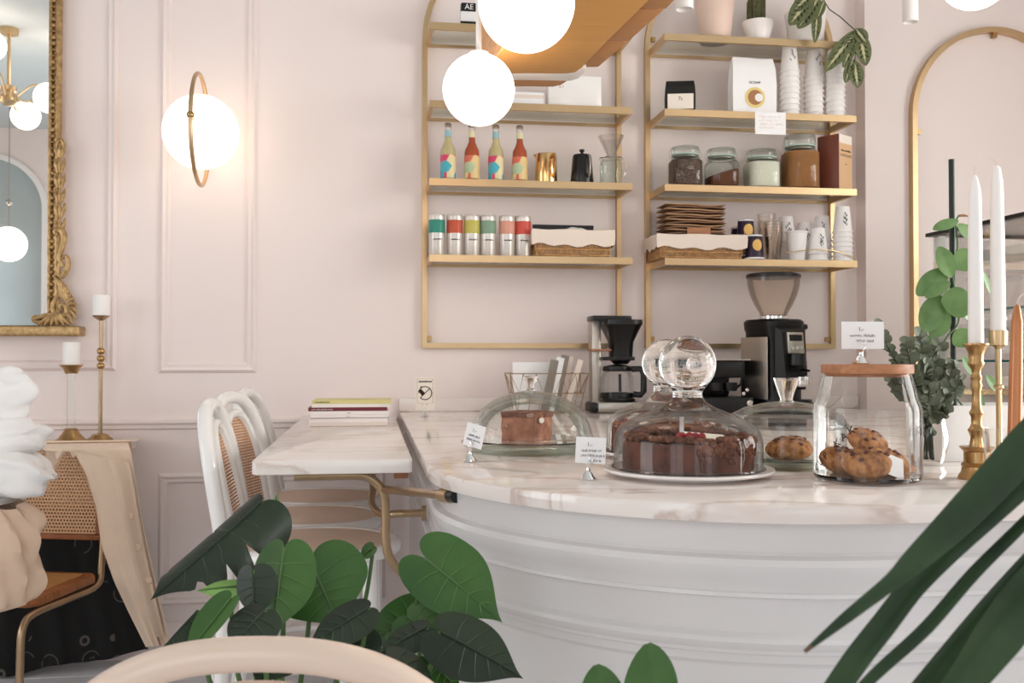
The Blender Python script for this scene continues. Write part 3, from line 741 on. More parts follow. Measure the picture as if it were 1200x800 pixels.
for i in range(5): loose_cup(921, 4.21, SZ[3] + .024 * i, 'white cup upside down in the back stack beside the clear cups' + (', the topmost' if i == 4 else ''), seed=2)
for i in range(4): loose_cup(943, 4.22, SZ[3] + .024 * i, 'white cup upside down in the narrow gap of the back row' + (', the topmost' if i == 3 else ''), seed=1)
for i in range(5): loose_cup(963, 4.17, SZ[3] + .024 * i, 'white cup upside down in the tall stack behind the tied cups' + (', the topmost' if i == 4 else ''), seed=4)
c = loose_cup(933, 4.085, SZ[3], 'white cup standing upright with a black twig print', up=True, s=1.12)
mb = MB()
for q in range(7):
    an = -PI / 2 - .35 + .06 * q; z = .05 + .008 * q; rr = .0385
    mb.tube([(math.cos(an) * rr, math.sin(an) * rr, z), (math.cos(an + .1) * rr, math.sin(an + .1) * rr, z - .012)], [.0006, .0024], 5)
mb.build('twig_print', 'ink', c)
loose_cup(958, 4.08, SZ[3] + .028, 'white cup upside down tied with brass wire, upper of two', seed=5)
loose_cup(958, 4.08, SZ[3], 'white cup upside down tied with brass wire, lower of two', seed=5)
for i in range(7): loose_cup(987, 4.085, SZ[3] + .021 * i, 'white cup upside down in the stack at the shelf end' + (', the topmost' if i == 6 else ''), seed=3)
z = SZ[3]; o = MB().tube([(sx(919, 4.05), 4.05, z + .030), (sx(935, 4.035), 4.03, z + .038), (sx(955, 4.03), 4.025, z + .046), (sx(975, 4.03), 4.025, z + .042), (sx(990, 4.035), 4.032, z + .03), (sx(1000, 4.04), 4.045, z + .012), (sx(1003, 4.05), 4.05, z + .003)], .0022, 6).build('brass_wire', 'brass'); tag(o, 'thin brass wire bowed across the front of the paper cups', 'wire')
# ---- plants on the top shelf
def pot(name, px, Y, z, r0, r1, h, material, label, soil=True, cat='pot'):
    t = thing(name, label, cat, (sx(px, Y), Y, z + .0005))
    MB().lathe([(0, 0), (r0 * .92, 0), (r0, .006), (r1, h - .004), (r1 * .98, h), (r1 * .9, h), (r1 * .88, h * .85), (0, h * .85)], 32).build('pot', material, t)
    MB().lathe([(0, h * .86), (r1 * .88, h * .86), (r1 * .86, h * .88), (0, h * .9)], 24).build('soil', 'black_matte', t)
    return t
t = pot('flower_pot', 838.5, 4.13, SZ[0] + .008, .066, .088, .19, 'terracotta_pale', 'large blush pot at the top of the brass shelf')
o = MB().lathe([(0, 0), (.068, 0), (.070, .004), (.066, .0075), (0, .0075)], 28).build('pot_saucer', 'black_matte'); o.location = (sx(838.5, 4.13), 4.13, SZ[0] + .0005); tag(o, 'dark saucer under the large blush pot', 'saucer')
t = pot('cactus_pot', 888.5, 4.12, SZ[0], .046, .072, .092, 'ceramic', 'small white pot with a ribbed cactus', cat='potted cactus')
mat('cactus', '#6b6a45', 0.7, col2='#4b4a30', noise_amt=1, noise_scale=60)
for dx, dy, hh in ((-.008, 0, .19), (.018, .008, .15), (-.022, .014, .13)):
    mb = MB(); n = 20; vs = []; fs = []
    prof = [(.016, 0), (.019, hh * .3), (.019, hh * .8), (.012, hh * .95), (.002, hh)]
    for r, z in prof:
        for j in range(n): a = 2 * PI * j / n; rr = r * (1 + .16 * math.cos(j * PI)); vs.append((dx + rr * math.cos(a), dy + rr * math.sin(a), .08 + z))
    for i in range(len(prof) - 1):
        for j in range(n): fs.append((i * n + j, i * n + (j + 1) % n, (i + 1) * n + (j + 1) % n, (i + 1) * n + j))
    fs.append(tuple((len(prof) - 1) * n + j for j in range(n)))
    mb.add(vs, fs).build('cactus_column', 'cactus', t)
t = pot('prayer_plant', 945, 4.13, SZ[0], .074, .092, .15, 'ceramic', 'trailing prayer plant in a white pot on the top shelf', cat='potted plant')
T0 = Vector(t.location)
def prayer(bp, tp, Y, wpx, nh=(0, -1, .25)):
    b = atY(bp[0], bp[1], Y) - T0; e = atY(tp[0], tp[1], Y - .01) - T0; W = wpx * Y / F * 1.05
    l = leaf('leaf', b, e, W, nh, 'prayer', t, shape='ellipse', fold=.12, droop=.06, lobes=0)
    L = (e - b).length; mb = MB()
    mb.grid(lambda u, v: (L * (.06 + .86 * u), (v - .5) * W * .17 * math.sin(PI * (.1 + .85 * u)) * (1 + .35 * math.sin(u * 40)), .0012 - .06 * L * (.06 + .86 * u) ** 2 + .0006), 22, 1)
    mb.build('pale_stripe', 'prayer_pale', l, thick=.0003)
    for s in (-1, 1):
        for q in range(5):
            u = .2 + .13 * q; mb = MB(); y0 = s * W * .13; y1 = s * W * .24
            mb.tube([(L * u, y0, .0022 - .06 * L * u * u), (L * (u + .06), y1, .0034 - .06 * L * u * u)], [W * .045, W * .02], 5); mb.build('dark_fleck', 'prayer_dark', l)
for bp, tp, w_ in (((952, -6), (926, 28), 24), ((960, -4), (936, 32), 22), ((958, 4), (956, 49), 13), ((956, -14), (931, 12), 20), ((966, 0), (958, 22), 10),
                   ((1003, 36), (968, 82), 19), ((1004, 36), (993, 62), 20), ((1006, 37), (1016, 76), 22), ((1004, 38), (989, 78), 14), ((1002, 34), (1016, 50), 20), ((1000, 70), (1006, 102), 20), ((999, 70), (991, 96), 13)):
    prayer(bp, tp, 3.99, w_)
tip = lambda px, py, Y=4.0: tuple(atY(px, py, Y) - T0)
MB().tube([(0, 0, .13), tip(948, -22), tip(962, -5), tip(972, 11, 3.99), tip(985, 20, 3.98), tip(996, 30, 3.98), tip(1004, 37, 3.985), tip(1003, 60, 3.985), tip(1001, 74, 3.985)], .0022, 6).build('trailing_stem', 'stem_dark', t)

# ================================================================== COUNTER
CT = 1.026; CX, CY, CR = 0.82, 2.16, 0.70; CEND = 3.3
def cpath(o, n=40):
    p = [(CX - CR + o, 4.285), (CX - CR + o, 3.2)]
    p += [(CX - (CR - o) * math.cos(a), CY - (CR - o) * math.sin(a)) for a in [PI / 2 * i / n for i in range(n + 1)]]
    return p + [(1.6, CY - CR + o), (CEND, CY - CR + o)]
def sweep(prof, n=40):
    mb = MB(); vs = []; fs = []; k = None
    for o, z in prof:
        p = cpath(o, n); k = len(p); vs += [(x, y_, z) for x, y_ in p]
    for i in range(len(prof) - 1):
        for j in range(k - 1): fs.append((i * k + j, i * k + j + 1, (i + 1) * k + j + 1, (i + 1) * k + j))
    return mb.add(vs, fs)
t = thing('bar_counter', 'white panelled bar counter with a rounded end and moulded bands', 'counter', (0, 0, 0))
prof = [(.034, CT - .031), (.034, .945), (.030, .94), (.016, .936), (.012, .926), (.014, .915), (.024, .900), (.030, .888), (.031, .881), (.027, .879), (.026, .873), (.033, .870), (.035, .866),
        (.035, .815), (.031, .811), (.024, .808), (.021, .801), (.024, .793), (.030, .787), (.030, .781), (.037, .778), (.037, .765), (.041, .762), (.044, .757), (.044, .135), (.030, .13), (.024, .12), (.024, .0)]
sweep(prof).build('moulded_body', 'counter_white', t, angle=28)
for x0 in (0.90, 1.62, 2.34):
    a = x0; b = x0 + .62; z0, z1 = .19, .715; Yp = CY - CR + .044; prf = [(0, 0), (.004, .012), (.014, .016), (.024, .008), (.034, .010), (.04, 0)]
    mb = MB(); vs = []; fs = []
    for u, d in prf: vs += [(a + u, Yp - d, z0 + u), (b - u, Yp - d, z0 + u), (b - u, Yp - d, z1 - u), (a + u, Yp - d, z1 - u)]
    for i in range(len(prf) - 1):
        for j in range(4): fs.append((i * 4 + j, i * 4 + (j + 1) % 4, i * 4 + 4 + (j + 1) % 4, i * 4 + 4 + j))
    mb.add(vs, fs).build('panel_moulding', 'counter_white', t, angle=20)
outer = cpath(0)
slab = [(x, y_) for x, y_ in outer] + [(CEND, 4.20), (2.245, 4.20), (2.235, 4.285)]
mb = MB(); rb = .006
polys = []
def inset(o): return [(x, y_) for x, y_ in cpath(o)] + [(CEND, 4.20), (2.245, 4.20), (2.235, 4.285)]
n = len(slab); lv = [(.006, CT - .031), (.0015, CT - .0295), (0, CT - .025), (0, CT - .006), (.0015, CT - .0015), (.006, CT)]
vs = []; fs = []
for o, z in lv: vs += [(x, y_, z) for x, y_ in inset(o)]
for i in range(len(lv) - 1):
    for j in range(n): fs.append((i * n + j, i * n + (j + 1) % n, (i + 1) * n + (j + 1) % n, (i + 1) * n + j))
fs += [tuple(range(n - 1, -1, -1)), tuple((len(lv) - 1) * n + j for j in range(n))]
o = mb.add(vs, fs).build('countertop', 'marble', angle=40); tag(o, 'pale veined marble countertop with a rounded corner', 'countertop')
o = MB().box(.12, 2.235, 4.278, 4.2985, CT + .0005, CT + .058).build('backsplash', 'marble', bevel=.002); tag(o, 'low marble upstand along the wall behind the counter', 'backsplash')
# ---- hanging marble leaf table
t = thing('bar_table', 'narrow marble bar table fixed beside the counter', 'table', (0, 0, 0))
TT = 1.012; r = .02
pts = [(-.285, 4.29), (-.285, 2.42 + r)] + [(-.285 + r - r * math.cos(a), 2.42 + r - r * math.sin(a)) for a in [PI / 2 * i / 5 for i in range(1, 5)]] + [(-.285 + r, 2.42), (.10 - .008, 2.42), (.10, 2.428), (.10, 4.29)]
MB().prism(pts, TT - .034, TT).build('marble_top', 'marble_table', t, bevel=.004)
q = lambda px, py, Y=2.5: atY(px, py, Y)
def smooth(pts, n=6):
    P = [Vector(p) for p in pts]; P = [P[0] * 2 - P[1]] + P + [P[-1] * 2 - P[-2]]; out = []
    for i in range(1, len(P) - 2):
        for j in range(n):
            s = j / n; a, b, c, d = P[i - 1], P[i], P[i + 1], P[i + 2]
            out.append(.5 * ((2 * b) + (c - a) * s + (2 * a - 5 * b + 4 * c - d) * s * s + (3 * b - a - 3 * c + d) * s ** 3))
    return out + [P[-2]]
zb = TT - .034 - .0125
p0 = q(345, 557)
path = [Vector((p0.x, 2.5, zb)), Vector((-.10, 2.5, zb)), Vector((q(425, 558).x, 2.5, zb - .002)), q(441, 566), q(450, 580), q(452, 605), q(452, 630), q(456, 652), q(470, 670), q(488, 676)]
MB().tube(smooth(path), .0115, 12).build('bracket_pipe', 'brass_pipe', t)
MB().tube([q(450, 573), q(485, 576.5, 2.28), q(521, 580, 2.07)], [.0105, .0098, .009], 12).build('cross_pipe', 'brass_pipe', t)
MB().tube([q(518, 580, 2.08), q(528, 581, 2.03)], .015, 16).build('pipe_collar', 'brass', t)
MB().tube([q(527.5, 581, 2.033), q(535, 581.5, 2.0)], .0135, 16).build('wall_plug', 'black', t)
path = [Vector((.0, 3.1, zb)), Vector((.0, 3.0, zb)), q(437, 570, 2.9), q(436, 590, 2.8), q(447, 602, 2.7), q(470, 601.5, 2.66), q(495, 601, 2.66)]
MB().tube(smooth(path), .010, 12).build('rear_bracket_pipe', 'brass_pipe', t)
MB().tube([q(494, 601, 2.66), q(499, 601, 2.66)], .021, 18).build('wall_flange', 'brass_pipe', t)
a = q(470, 560, 2.56); MB().box(a.x - .018, a.x + .018, 2.54, 2.60, TT - .034 - .028, TT - .034).build('wood_block', 'wood_lid', t, bevel=.002)
a = q(490, 540, 2.5); MB().box(.094, .106, 2.75, 2.80, TT - .028, TT - .012).build('side_clip', 'black', t)

# ---- magazines on the marble table
MAGS = [('#e9d9cf', 0.0120, 'pale magazine at the bottom of the stack', -.002, None), ('#f1e6e2', 0.0150, 'white magazine second from the bottom of the stack', 0, None),
        ('#efe5e2', 0.0128, 'white magazine above a dark spine line in the stack', .001, None), ('#f2eae7', 0.0128, 'white magazine just under the dark red one', .002, None),
        ('#6d2028', 0.0128, 'dark red magazine in the stack', -.004, 'w'), ('#f0e8e2', 0.0128, 'white magazine between the red and yellow ones', .006, None), ('#d9cf8a', 0.0120, 'yellow magazine on top of the stack', .012, 'k')]
mat('grey_ink', '#8b8480', .7)
z = TT + .0005
mc = atZ(410, 499, TT)
ML, MR = atZ(361, 499, TT).x, atZ(457, 499, TT).x
for i, (c, th, lb, dx, tx) in enumerate(MAGS):
    mat('mag%d' % i, c, .45)
    t = thing('magazine', lb, 'magazine', ((ML + MR) / 2 + dx, mc.y + .11, z), math.radians([0, -1, .5, .8, 0, 1, -1.5][i]), 'stacked magazines'); wd = (MR - ML) * .96
    MB().box(-wd / 2, wd / 2, -.109, .109, 0, .0012).build('back_cover', 'mag%d' % i, t); MB().box(-wd / 2, wd / 2, -.109, .109, th - .0012, th).build('front_cover', 'mag%d' % i, t)
    MB().box(-wd / 2, wd / 2, -.11, -.1085, 0, th).build('spine', 'mag%d' % i, t)
    MB().box(-wd / 2 + .002, wd / 2 - .002, -.1084, .107, .0012, th - .0012).build('pages', 'paper', t)
    if tx: scribble('spine_print', [(0, 1.0)], .075 if tx == 'w' else .05, .006, 'paper' if tx == 'w' else 'ink_dark', t, (-wd / 2 + .012, -.1103, th / 2 - .001), r=.0009, seed=i)
    elif i in (2, 3): scribble('spine_print', [(0, .4)], .03, .004, 'grey_ink', t, (-.01, -.1103, th / 2 - .001), r=.0006, seed=i)
    if i == 2: MB().box(-wd / 2, wd / 2, -.1104, -.108, -.0003, .0016).build('dark_spine_line', 'ink', t)
    z += th + .0004

# ---- card holders
def holder(name, px, py, cw, ch, zc, rz, label, rows, surf=CT, seed=1, tilt=0, price=True, cardmat='paper', at=None):
    p = at or atZ(px, py, surf)
    t = thing(name, label, 'card holder', (p.x, p.y, surf + .0005), rz)
    b = MB().lathe([(0, 0), (.0155, 0), (.0165, .002), (.0145, .004), (.011, .007), (.0095, .011), (.005, .015), (.0038, .020), (.0038, zc - .008), (.006, zc - .004), (0, zc - .002)], 22).build('base', 'chrome', t)
    mb = MB()
    for s in (-1, 1): mb.tube([(0, -.003 * s, zc - .006), (s * .006, -.004 * s, zc - .003), (s * .0085, -.003 * s, zc + .004), (s * .004, -.0028 * s, zc + .009), (s * .001, -.0026 * s, zc + .005)], .0012, 6)
    mb.build('clip', 'chrome', t)
    c = MB().box(-cw / 2, cw / 2, -.0006, .0006, 0, ch).build('card', cardmat, t); c.location = (.004, 0, zc - .003); c.rotation_euler = (0, tilt, 0)
    if rows: scribble('writing', rows, cw, ch * .19, 'ink', c, (-cw / 2, -.0008, ch * .47), seed=seed, r=.00035)
    if price: text('price_print', '1,-', ch * .2, 'ink', c, (-cw * .04, -.0010, ch * .72))
    return t, c
holder('card_holder', 551, 541, .046, .052, .036, math.radians(-28), 'small chrome holder with white price card in front of the brownie dome', [(.2, .8), (.15, .85)], seed=2, tilt=math.radians(14))
holder('card_holder', 689, 562, .058, .050, .034, math.radians(-8), 'small chrome holder with handwritten card before the cake dome', [(.2, .85), (.2, .95), (.45, .85)], seed=3, tilt=math.radians(3))
t, c = holder('sign_holder', 497, 488, .076, .132, .028, math.radians(-4), 'cream sign with crossed-out dog in a chrome clip by the wall', None, price=False, cardmat='cream')
scribble('sign_print', [(0, 1.0)], .050, .012, 'ink_dark', c, (-.025, -.0008, .113), r=.0011, seed=4)
mb = MB(); mb.tube([(.026 * math.cos(a), -.0008, .068 + .026 * math.sin(a)) for a in [2 * PI * i / 32 - 2.4 for i in range(29)]], .0018, 6)
mb.tube([(-.019, -.0010, .050), (.018, -.0010, .086)], .0016, 6); mb.build('ban_ring', 'ink_dark', c)
mb = MB(); mb.ball((-.016, -.0009, .074), .0075, 10, 1, .08, 1.2); mb.ball((-.010, -.0009, .067), .009, 10, .9, .08, 1); mb.tube([(-.012, -.001, .090), (-.018, -.001, .094)], .003, 6); mb.build('dog_print', 'ink_dark', c)
mb = MB(); mb.tube([(-.031, -.0008, .028), (.031, -.0008, .028), (.031, -.0008, .125), (-.031, -.0008, .125)], .0005, 4, closed=True); mb.build('border_line', 'ink_dark', c)
MB().box(-.012, -.009, -.001, -.0006, .021, .024).box(.006, .009, -.001, -.0006, .021, .024).build('footer_print', 'ink_dark', c)

# ---- brownie under a low glass dome
p = atZ(622, 528, CT)
t = thing('glass_dome', 'low wide glass dome over the brownie', 'cake dome', (p.x, p.y, CT + .026))
R = .158
MB().shell([(R, 0), (R * .99, .012), (R * .93, .045), (R * .80, .078), (R * .58, .104), (R * .32, .119), (.016, .125)], 56).build('dome', 'glass_dome', t)
MB().lathe([(R - .002, .0), (R + .002, .0), (R + .003, .002), (R + .002, .004), (R - .002, .004)], 56).build('rim', 'glass_solid', t)
MB().lathe([(0, .122), (.013, .124), (.009, .130), (.009, .136), (.019, .158), (.0195, .162), (0, .163)], 24).build('knob', 'glass_solid', t)
pl_ = thing('glass_plate', 'thick round glass plate under the brownie', 'plate', (p.x, p.y, CT + .0005)); R2 = .176
MB().lathe([(0, .004), (R2 * .78, .003), (R2 * .84, 0), (R2 * .88, .001), (R2 * .985, .019), (R2, .024), (R2 * .985, .0255), (R2 * .9, .0215), (R2 * .7, .0215), (0, .0215)], 64).build('dish', 'glass_green', pl_)
t = thing('brownie', 'square chocolate brownie with a pale oval tag', 'brownie', (p.x - .008, p.y + .01, CT + .0225), math.radians(52))
mb = MB()
def lump(mb, sx_, sy_, sz_, n, amp, seed):
    for ax in range(3):
        for sg in (0, 1):
            def fn(u, v, ax=ax, sg=sg):
                c = [0, 0, 0]; c[ax] = sg; c[(ax + 1) % 3] = u; c[(ax + 2) % 3] = v
                p_ = Vector(((c[0] - .5) * sx_, (c[1] - .5) * sy_, c[2] * sz_)); nz = noise.noise_vector(p_ * 60 + Vector((seed, 0, 0)))
                return tuple(p_ + nz * amp * (0.25 if c[2] < .01 else 1))
            mb.grid(fn, n, n)
    return mb
lump(mb, .092, .095, .070, 12, .003, 3).build('sponge', 'choc_light', t, angle=50)
lump(MB(), .094, .097, .014, 10, .003, 5).build('crust', 'choc', t, angle=50).location = (0, 0, .062)
o = MB().lathe([(0, 0), (.011, 0), (.012, .001), (.011, .002), (0, .002)], 20).build('oval_tag', 'cream', t); o.scale = (1.1, .6, 1); o.rotation_euler = (PI / 2, 0, 0); o.location = (-.020, -.0515, .056)

# ---- tall cloches with ball knobs
def cloche(px, py, name_label, plate_label, cake_label, cakemat, seed, top='crumbs', rzz=0, k=1.0):
    p = atZ(px, py, CT)
    pt = thing('cake_plate', plate_label, 'plate', (p.x, p.y, CT + .0005))
    MB().lathe([(0, .006), (.10, .006), (.105, 0), (.120, 0), (.125, .006), (.165 * k, .010), (.168 * k, .013), (.167 * k, .0165), (.150 * k, .0155), (0, .0150)], 64).build('dish', 'ceramic', pt)
    t = thing('glass_cloche', name_label, 'cake dome', (p.x, p.y, CT + .0165))
    R = .146 * min(1, k + .06)
    MB().shell([(R + .002, 0), (R, .006), (R, .048), (R * .985, .064), (R * .93, .080), (R * .80, .094), (R * .60, .107), (R * .38, .119), (R * .25, .130), (R * .20, .142)], 64).build('dome', 'glass_dome', t)
    MB().lathe([(R - .001, 0), (R + .004, 0), (R + .005, .002), (R + .004, .004), (R - .001, .004)], 64).build('rim', 'glass_solid', t)
    kb = [(0, .139), (.030, .1395), (.0285, .147), (.031, .154)]
    zc = .205; rr = .0565
    for i in range(1, 15): a = -PI / 2 + .62 + (PI - .62) * i / 14; kb.append((max(0, rr * math.cos(a)), zc + rr * math.sin(a)))
    kb[-1] = (0, zc + rr)
    MB().lathe(kb, 48).build('ball_knob', 'glass_solid', t)
    c = thing('chocolate_cake', cake_label, 'cake', (p.x, p.y, CT + .016), rzz)
    mb = MB(); nr, na = 9, 64
    def side(u, v):
        a = 2 * PI * v; z = .056 * u; n_ = noise.noise(Vector((math.cos(a) * 5, math.sin(a) * 5, z * 30 + seed)))
        r_ = .128 * (1 + .012 * n_); return (r_ * math.cos(a), r_ * math.sin(a), z)
    mb.grid(side, 6, na)
    def topf(u, v):
        a = 2 * PI * v; r_ = .128 * (1 - u); n_ = noise.noise(Vector((math.cos(a) * r_ * 60, math.sin(a) * r_ * 60, seed)))
        return (r_ * math.cos(a), r_ * math.sin(a), .056 + .0025 * n_)
    mb.grid(topf, 8, na); mb.build('sponge', cakemat, c, angle=50)
    cr = MB(); rnd = random.Random(seed)
    for q in range(230 if top == 'crumbs' else 60):
        a = rnd.uniform(0, 2 * PI); r_ = .124 * math.sqrt(rnd.uniform(.62, 1.0)); s = rnd.uniform(.004, .0085)
        cr.ball((r_ * math.cos(a), r_ * math.sin(a), .057 + s * .4 + rnd.uniform(0, .006)), s, 6, rnd.uniform(.7, 1.4), rnd.uniform(.7, 1.4), rnd.uniform(.6, 1))
    if top == 'crumbs':
        for q in range(150):
            a = rnd.uniform(-1.75, -.15); s = rnd.uniform(.004, .0075); zz = .058 - abs(rnd.gauss(0, .013)); rr_ = .128
            cr.ball((rr_ * math.cos(a), rr_ * math.sin(a), max(.02, zz)), s, 6, rnd.uniform(.7, 1.2), rnd.uniform(.7, 1.2), rnd.uniform(.7, 1.2))
    o = cr.build('crumb_topping', 'choc' if top == 'crumbs' else 'choc_light', c); o['kind'] = 'stuff'
    return p, t, c
p, t, c = cloche(806, 557.5, 'glass cloche with a ball knob over the berry cake, nearer the card holder', 'white plate under the berry topped chocolate cake', 'chocolate cake with crumbs and red berries under the ball-knobbed cloche', 'choc_dark', 4)
mb = MB().box(-.02, .02, -.002, .002, 0, .0)
for q, (dx, dy) in enumerate(((-.035, -.06), (-.020, -.07), (-.028, -.05), (-.006, -.064), (-.014, -.052), (.004, -.072))):
    o = MB().ball((dx, dy, .0665), .0085, 12).build('berry', 'berry', c)
o = MB().box(-.004, .004, -.001, .001, 0, .045).build('white_pick', 'paper', c); o.location = (-.022, -.03, .058)
o = MB().box(-.05, .05, -.02, .02, 0, .003).build('white_chocolate_shard', 'cream', c); o.location = (.03, -.03, .062); o.rotation_euler = (.25, .1, .3)
cloche(781, 536, 'glass cloche with a ball knob over the plain cake, behind the berry cake', 'white plate under the plain chocolate cake', 'plain tall chocolate cake under the rear cloche', 'choc', 9, 'plain', k=.9)

# ---- wide glass cover with cone knob, cookie inside
p = atZ(922, 545.5, CT)
pl_ = thing('glass_plate', 'wide footed glass plate under the cookie', 'plate', (p.x, p.y, CT + .0005)); R2 = .132
MB().lathe([(0, .005), (R2 * .85, .004), (R2 * .9, 0), (R2 * .95, .002), (R2, .016), (R2 * .99, .018), (R2 * .9, .0165), (0, .0165)], 56).build('dish', 'glass_green', pl_)
t = thing('glass_cover', 'wide low glass cover with a clear cone knob', 'cake dome', (p.x, p.y, CT + .0185)); R = .125
MB().shell([(R, 0), (R, .068), (R * .985, .082), (R * .93, .094), (R * .72, .107), (R * .4, .117), (.018, .121)], 56).build('dome', 'glass_dome', t)
MB().lathe([(R - .001, .066), (R + .004, .066), (R + .005, .071), (R + .004, .076), (R - .001, .076)], 56).build('rim_band', 'glass_dome', t)
MB().lathe([(0, .118), (.017, .119), (.013, .124), (.0135, .128), (.027, .168), (.0275, .172), (0, .1725)], 28).build('knob', 'glass_solid', t)
def cookie(loc, r_, h, seed, label, group=None, rot=(0, 0, 0)):
    t_ = thing('cookie', label, 'cookie', loc, 0, group); t_.rotation_euler = rot; mb = MB()
    def fn(u, v):
        a = 2 * PI * v; ph = PI * u; n_ = noise.noise(Vector((math.cos(a) * 3, math.sin(a) * 3, u * 3 + seed)))
        rr = r_ * math.sin(ph) ** .75 * (1 + .08 * n_); return (rr * math.cos(a), rr * math.sin(a), h / 2 * (1 - math.cos(ph)) * (1 + .12 * n_))
    mb.grid(fn, 12, 28); mb.build('dough', 'cookie', t_, angle=60)
    rnd = random.Random(seed)
    for q in range(9):
        a = rnd.uniform(0, 2 * PI); k = rnd.uniform(.2, .85); zz = h / 2 * (1 + math.sqrt(max(0, 1 - k * k)))
        MB().ball((r_ * k * math.cos(a), r_ * k * math.sin(a), zz), r_ * .14, 8, 1.2, .9, .7).build('chocolate_chip', 'choc_dark', t_)
    return t_
q = atZ(911, 540, CT + .018)
cookie((p.x - .02, p.y - .055, CT + .018), .048, .044, 3, 'chocolate chip cookie under the wide glass cover', rot=(0, 0, 1))
cookie((p.x + .03, p.y + .05, CT + .018), .045, .04, 5, 'second chocolate chip cookie at the back of the wide glass cover')

# ---- big glass jar with wooden lid
p = atZ(1016.5, 563, CT)
t = thing('glass_jar', 'big clear glass jar with a wooden lid full of treats', 'jar', (p.x, p.y, CT + .0005)); s = p.y / F * 1.0
R = .099; H = .205
MB().shell([(0, .004), (R * .9, .003), (R * .97, .006), (R, .016), (R, .135), (R * .985, .145), (R * .95, .152), (R * .84, .196), (R * .82, .204)], 56).build('glass_body', 'glass_dome', t)
MB().lathe([(R * .8, .008), (R * .95, .005), (R * .99, .009), (R * .98, .013), (R * .8, .012)], 48).build('thick_base', 'glass_solid', t)
MB().lathe([(0, .198), (R * .76, .198), (R * .78, .204), (R * .845, .204), (R * .85, .207), (R * .85, .219), (R * .84, .221), (0, .221)], 48).build('lid', 'wood_lid', t)
for i, ch in enumerate('CUP KAK'):
    if ch == ' ': continue
    an = math.radians(-179 + 7.6 * i); rr = R + .003; zz = .026 + .0125 * i
    text('letter_print', ch, .020, 'ink_dark', t, (rr * math.cos(an), rr * math.sin(an), zz), (PI / 2, math.radians(-60 + 6 * i), an + PI / 2), depth=.0003)
J = Vector((p.x, p.y, CT))
cookie(J + Vector((-.020, -.032, .0135)), .045, .050, 11, 'brown muffin top at the front of the big glass jar', rot=(.25, -.1, 0))
cookie(J + Vector((.035, .010, .0135)), .042, .046, 12, 'brown muffin lying behind the paper slip in the glass jar', rot=(.2, .5, .4))
cookie(J + Vector((-.035, .045, .0135)), .042, .045, 13, 'third muffin at the back of the glass jar', rot=(.3, .1, 0))
cookie(J + Vector((.0, .012, .055)), .038, .040, 14, 'golden muffin resting on top of the others in the glass jar', rot=(.35, .2, 0))
o = MB().box(-.022, .022, -.0006, .0006, 0, .042).build('paper_slip', 'paper'); o.location = J + Vector((.020, -.062, .015)); o.rotation_euler = (-.45, .35, .15); tag(o, 'white folded paper slip leaning inside the big glass jar', 'paper slip')
holder('card_holder', 0, 0, .082, .052, .032, math.radians(-6), 'chrome holder with price card standing on the wooden jar lid', [(.2, .85), (.35, .8)], surf=CT + .2215, seed=6, at=Vector((p.x - .012, p.y, 0)))

# ---- wire basket with knives and papers
p = atY(640, 478, 4.08)
t = thing('wire_basket', 'copper wire basket holding knives and menus by the wall', 'basket', (p.x, 4.08, CT + .0005))
mb = MB(); W0, W1, D0, D1, H = .13, .165, .055, .08, .165
rect = lambda a, b, z: [(-a, -b, z), (a, -b, z), (a, b, z), (-a, b, z)]
lev = lambda f: (W0 + (W1 - W0) * f, D0 + (D1 - D0) * f, .003 + H * f)
mb2 = []
for f in (0, .5, 1): mb.tube(rect(*lev(f)), .0022, 6, closed=True)
for sgn in (-1, 1):
    for i in range(7):
        f = i / 6; a0, b0, z0 = lev(0); a1, b1, z1 = lev(.5); a2, b2, z2 = lev(1)
        x0 = -a0 + 2 * a0 * f; x2 = -a2 + 2 * a2 * f; k = 1 if i % 2 else -1
        if i < 6: mb.tube([(-a2 + 2 * a2 * f, sgn * b2, z2), (-a1 + 2 * a1 * (f + 1 / 12), sgn * b1, z1), (-a2 + 2 * a2 * (f + 1 / 6), sgn * b2, z2)], .0016, 5); mb.tube([(-a1 + 2 * a1 * (f + 1 / 12), sgn * b1, z1), (-a0 + 2 * a0 * f, sgn * b0, z0)], .0016, 5)
    for yq in (-1, 1): a0, b0, z0 = lev(0); a2, b2, z2 = lev(1); mb.tube([(sgn * a0, yq * b0, z0), (sgn * a2, yq * b2, z2)], .0022, 6)
    a1, b1, z1 = lev(.5); mb.tube([(sgn * a2, -b2, z2), (sgn * a1, 0, z1), (sgn * a2, b2, z2)], .0016, 5)
for i in range(5): x = -W0 + 2 * W0 * i / 4; mb.tube([(x, -D0, .003), (x, D0, .003)], .0014, 5)
mb.build('wire_frame', 'brass_pipe', t)
B0 = Vector((p.x, 4.08, CT))
mat('grey_paper', '#8d857c', .7)
def slab_thing(name, label, cat, b, e, wd, th, material, nh=(0, -1, 0), group=None):
    o_ = MB().box(0, (Vector(e) - Vector(b)).length, -wd / 2, wd / 2, -th / 2, th / 2).build(name, material, bevel=.001); o_.matrix_world = orient(b, e, nh); return tag(o_, label, cat, group)
for i, (x0_, x1_, zz, m_, lb) in enumerate(((-.01, .035, .225, 'grey_paper', 'dark folded menu leaning in the wire basket'), (.015, .062, .235, 'paper', 'white folded menu leaning beside the dark menu'), (.035, .085, .245, 'grey_paper', 'grey folded menu rising tallest from the wire basket'),
                                           (.055, .105, .24, 'linen', 'cream folded menu leaning next to the tallest menu'))):
    slab_thing('folded_menu', lb, 'menu', B0 + Vector((x0_, .01 * i - .02, .012)), B0 + Vector((x1_, .01 * i - .015, zz)), .035, .006, m_, (.25, -1, 0), 'menus in the wire basket')
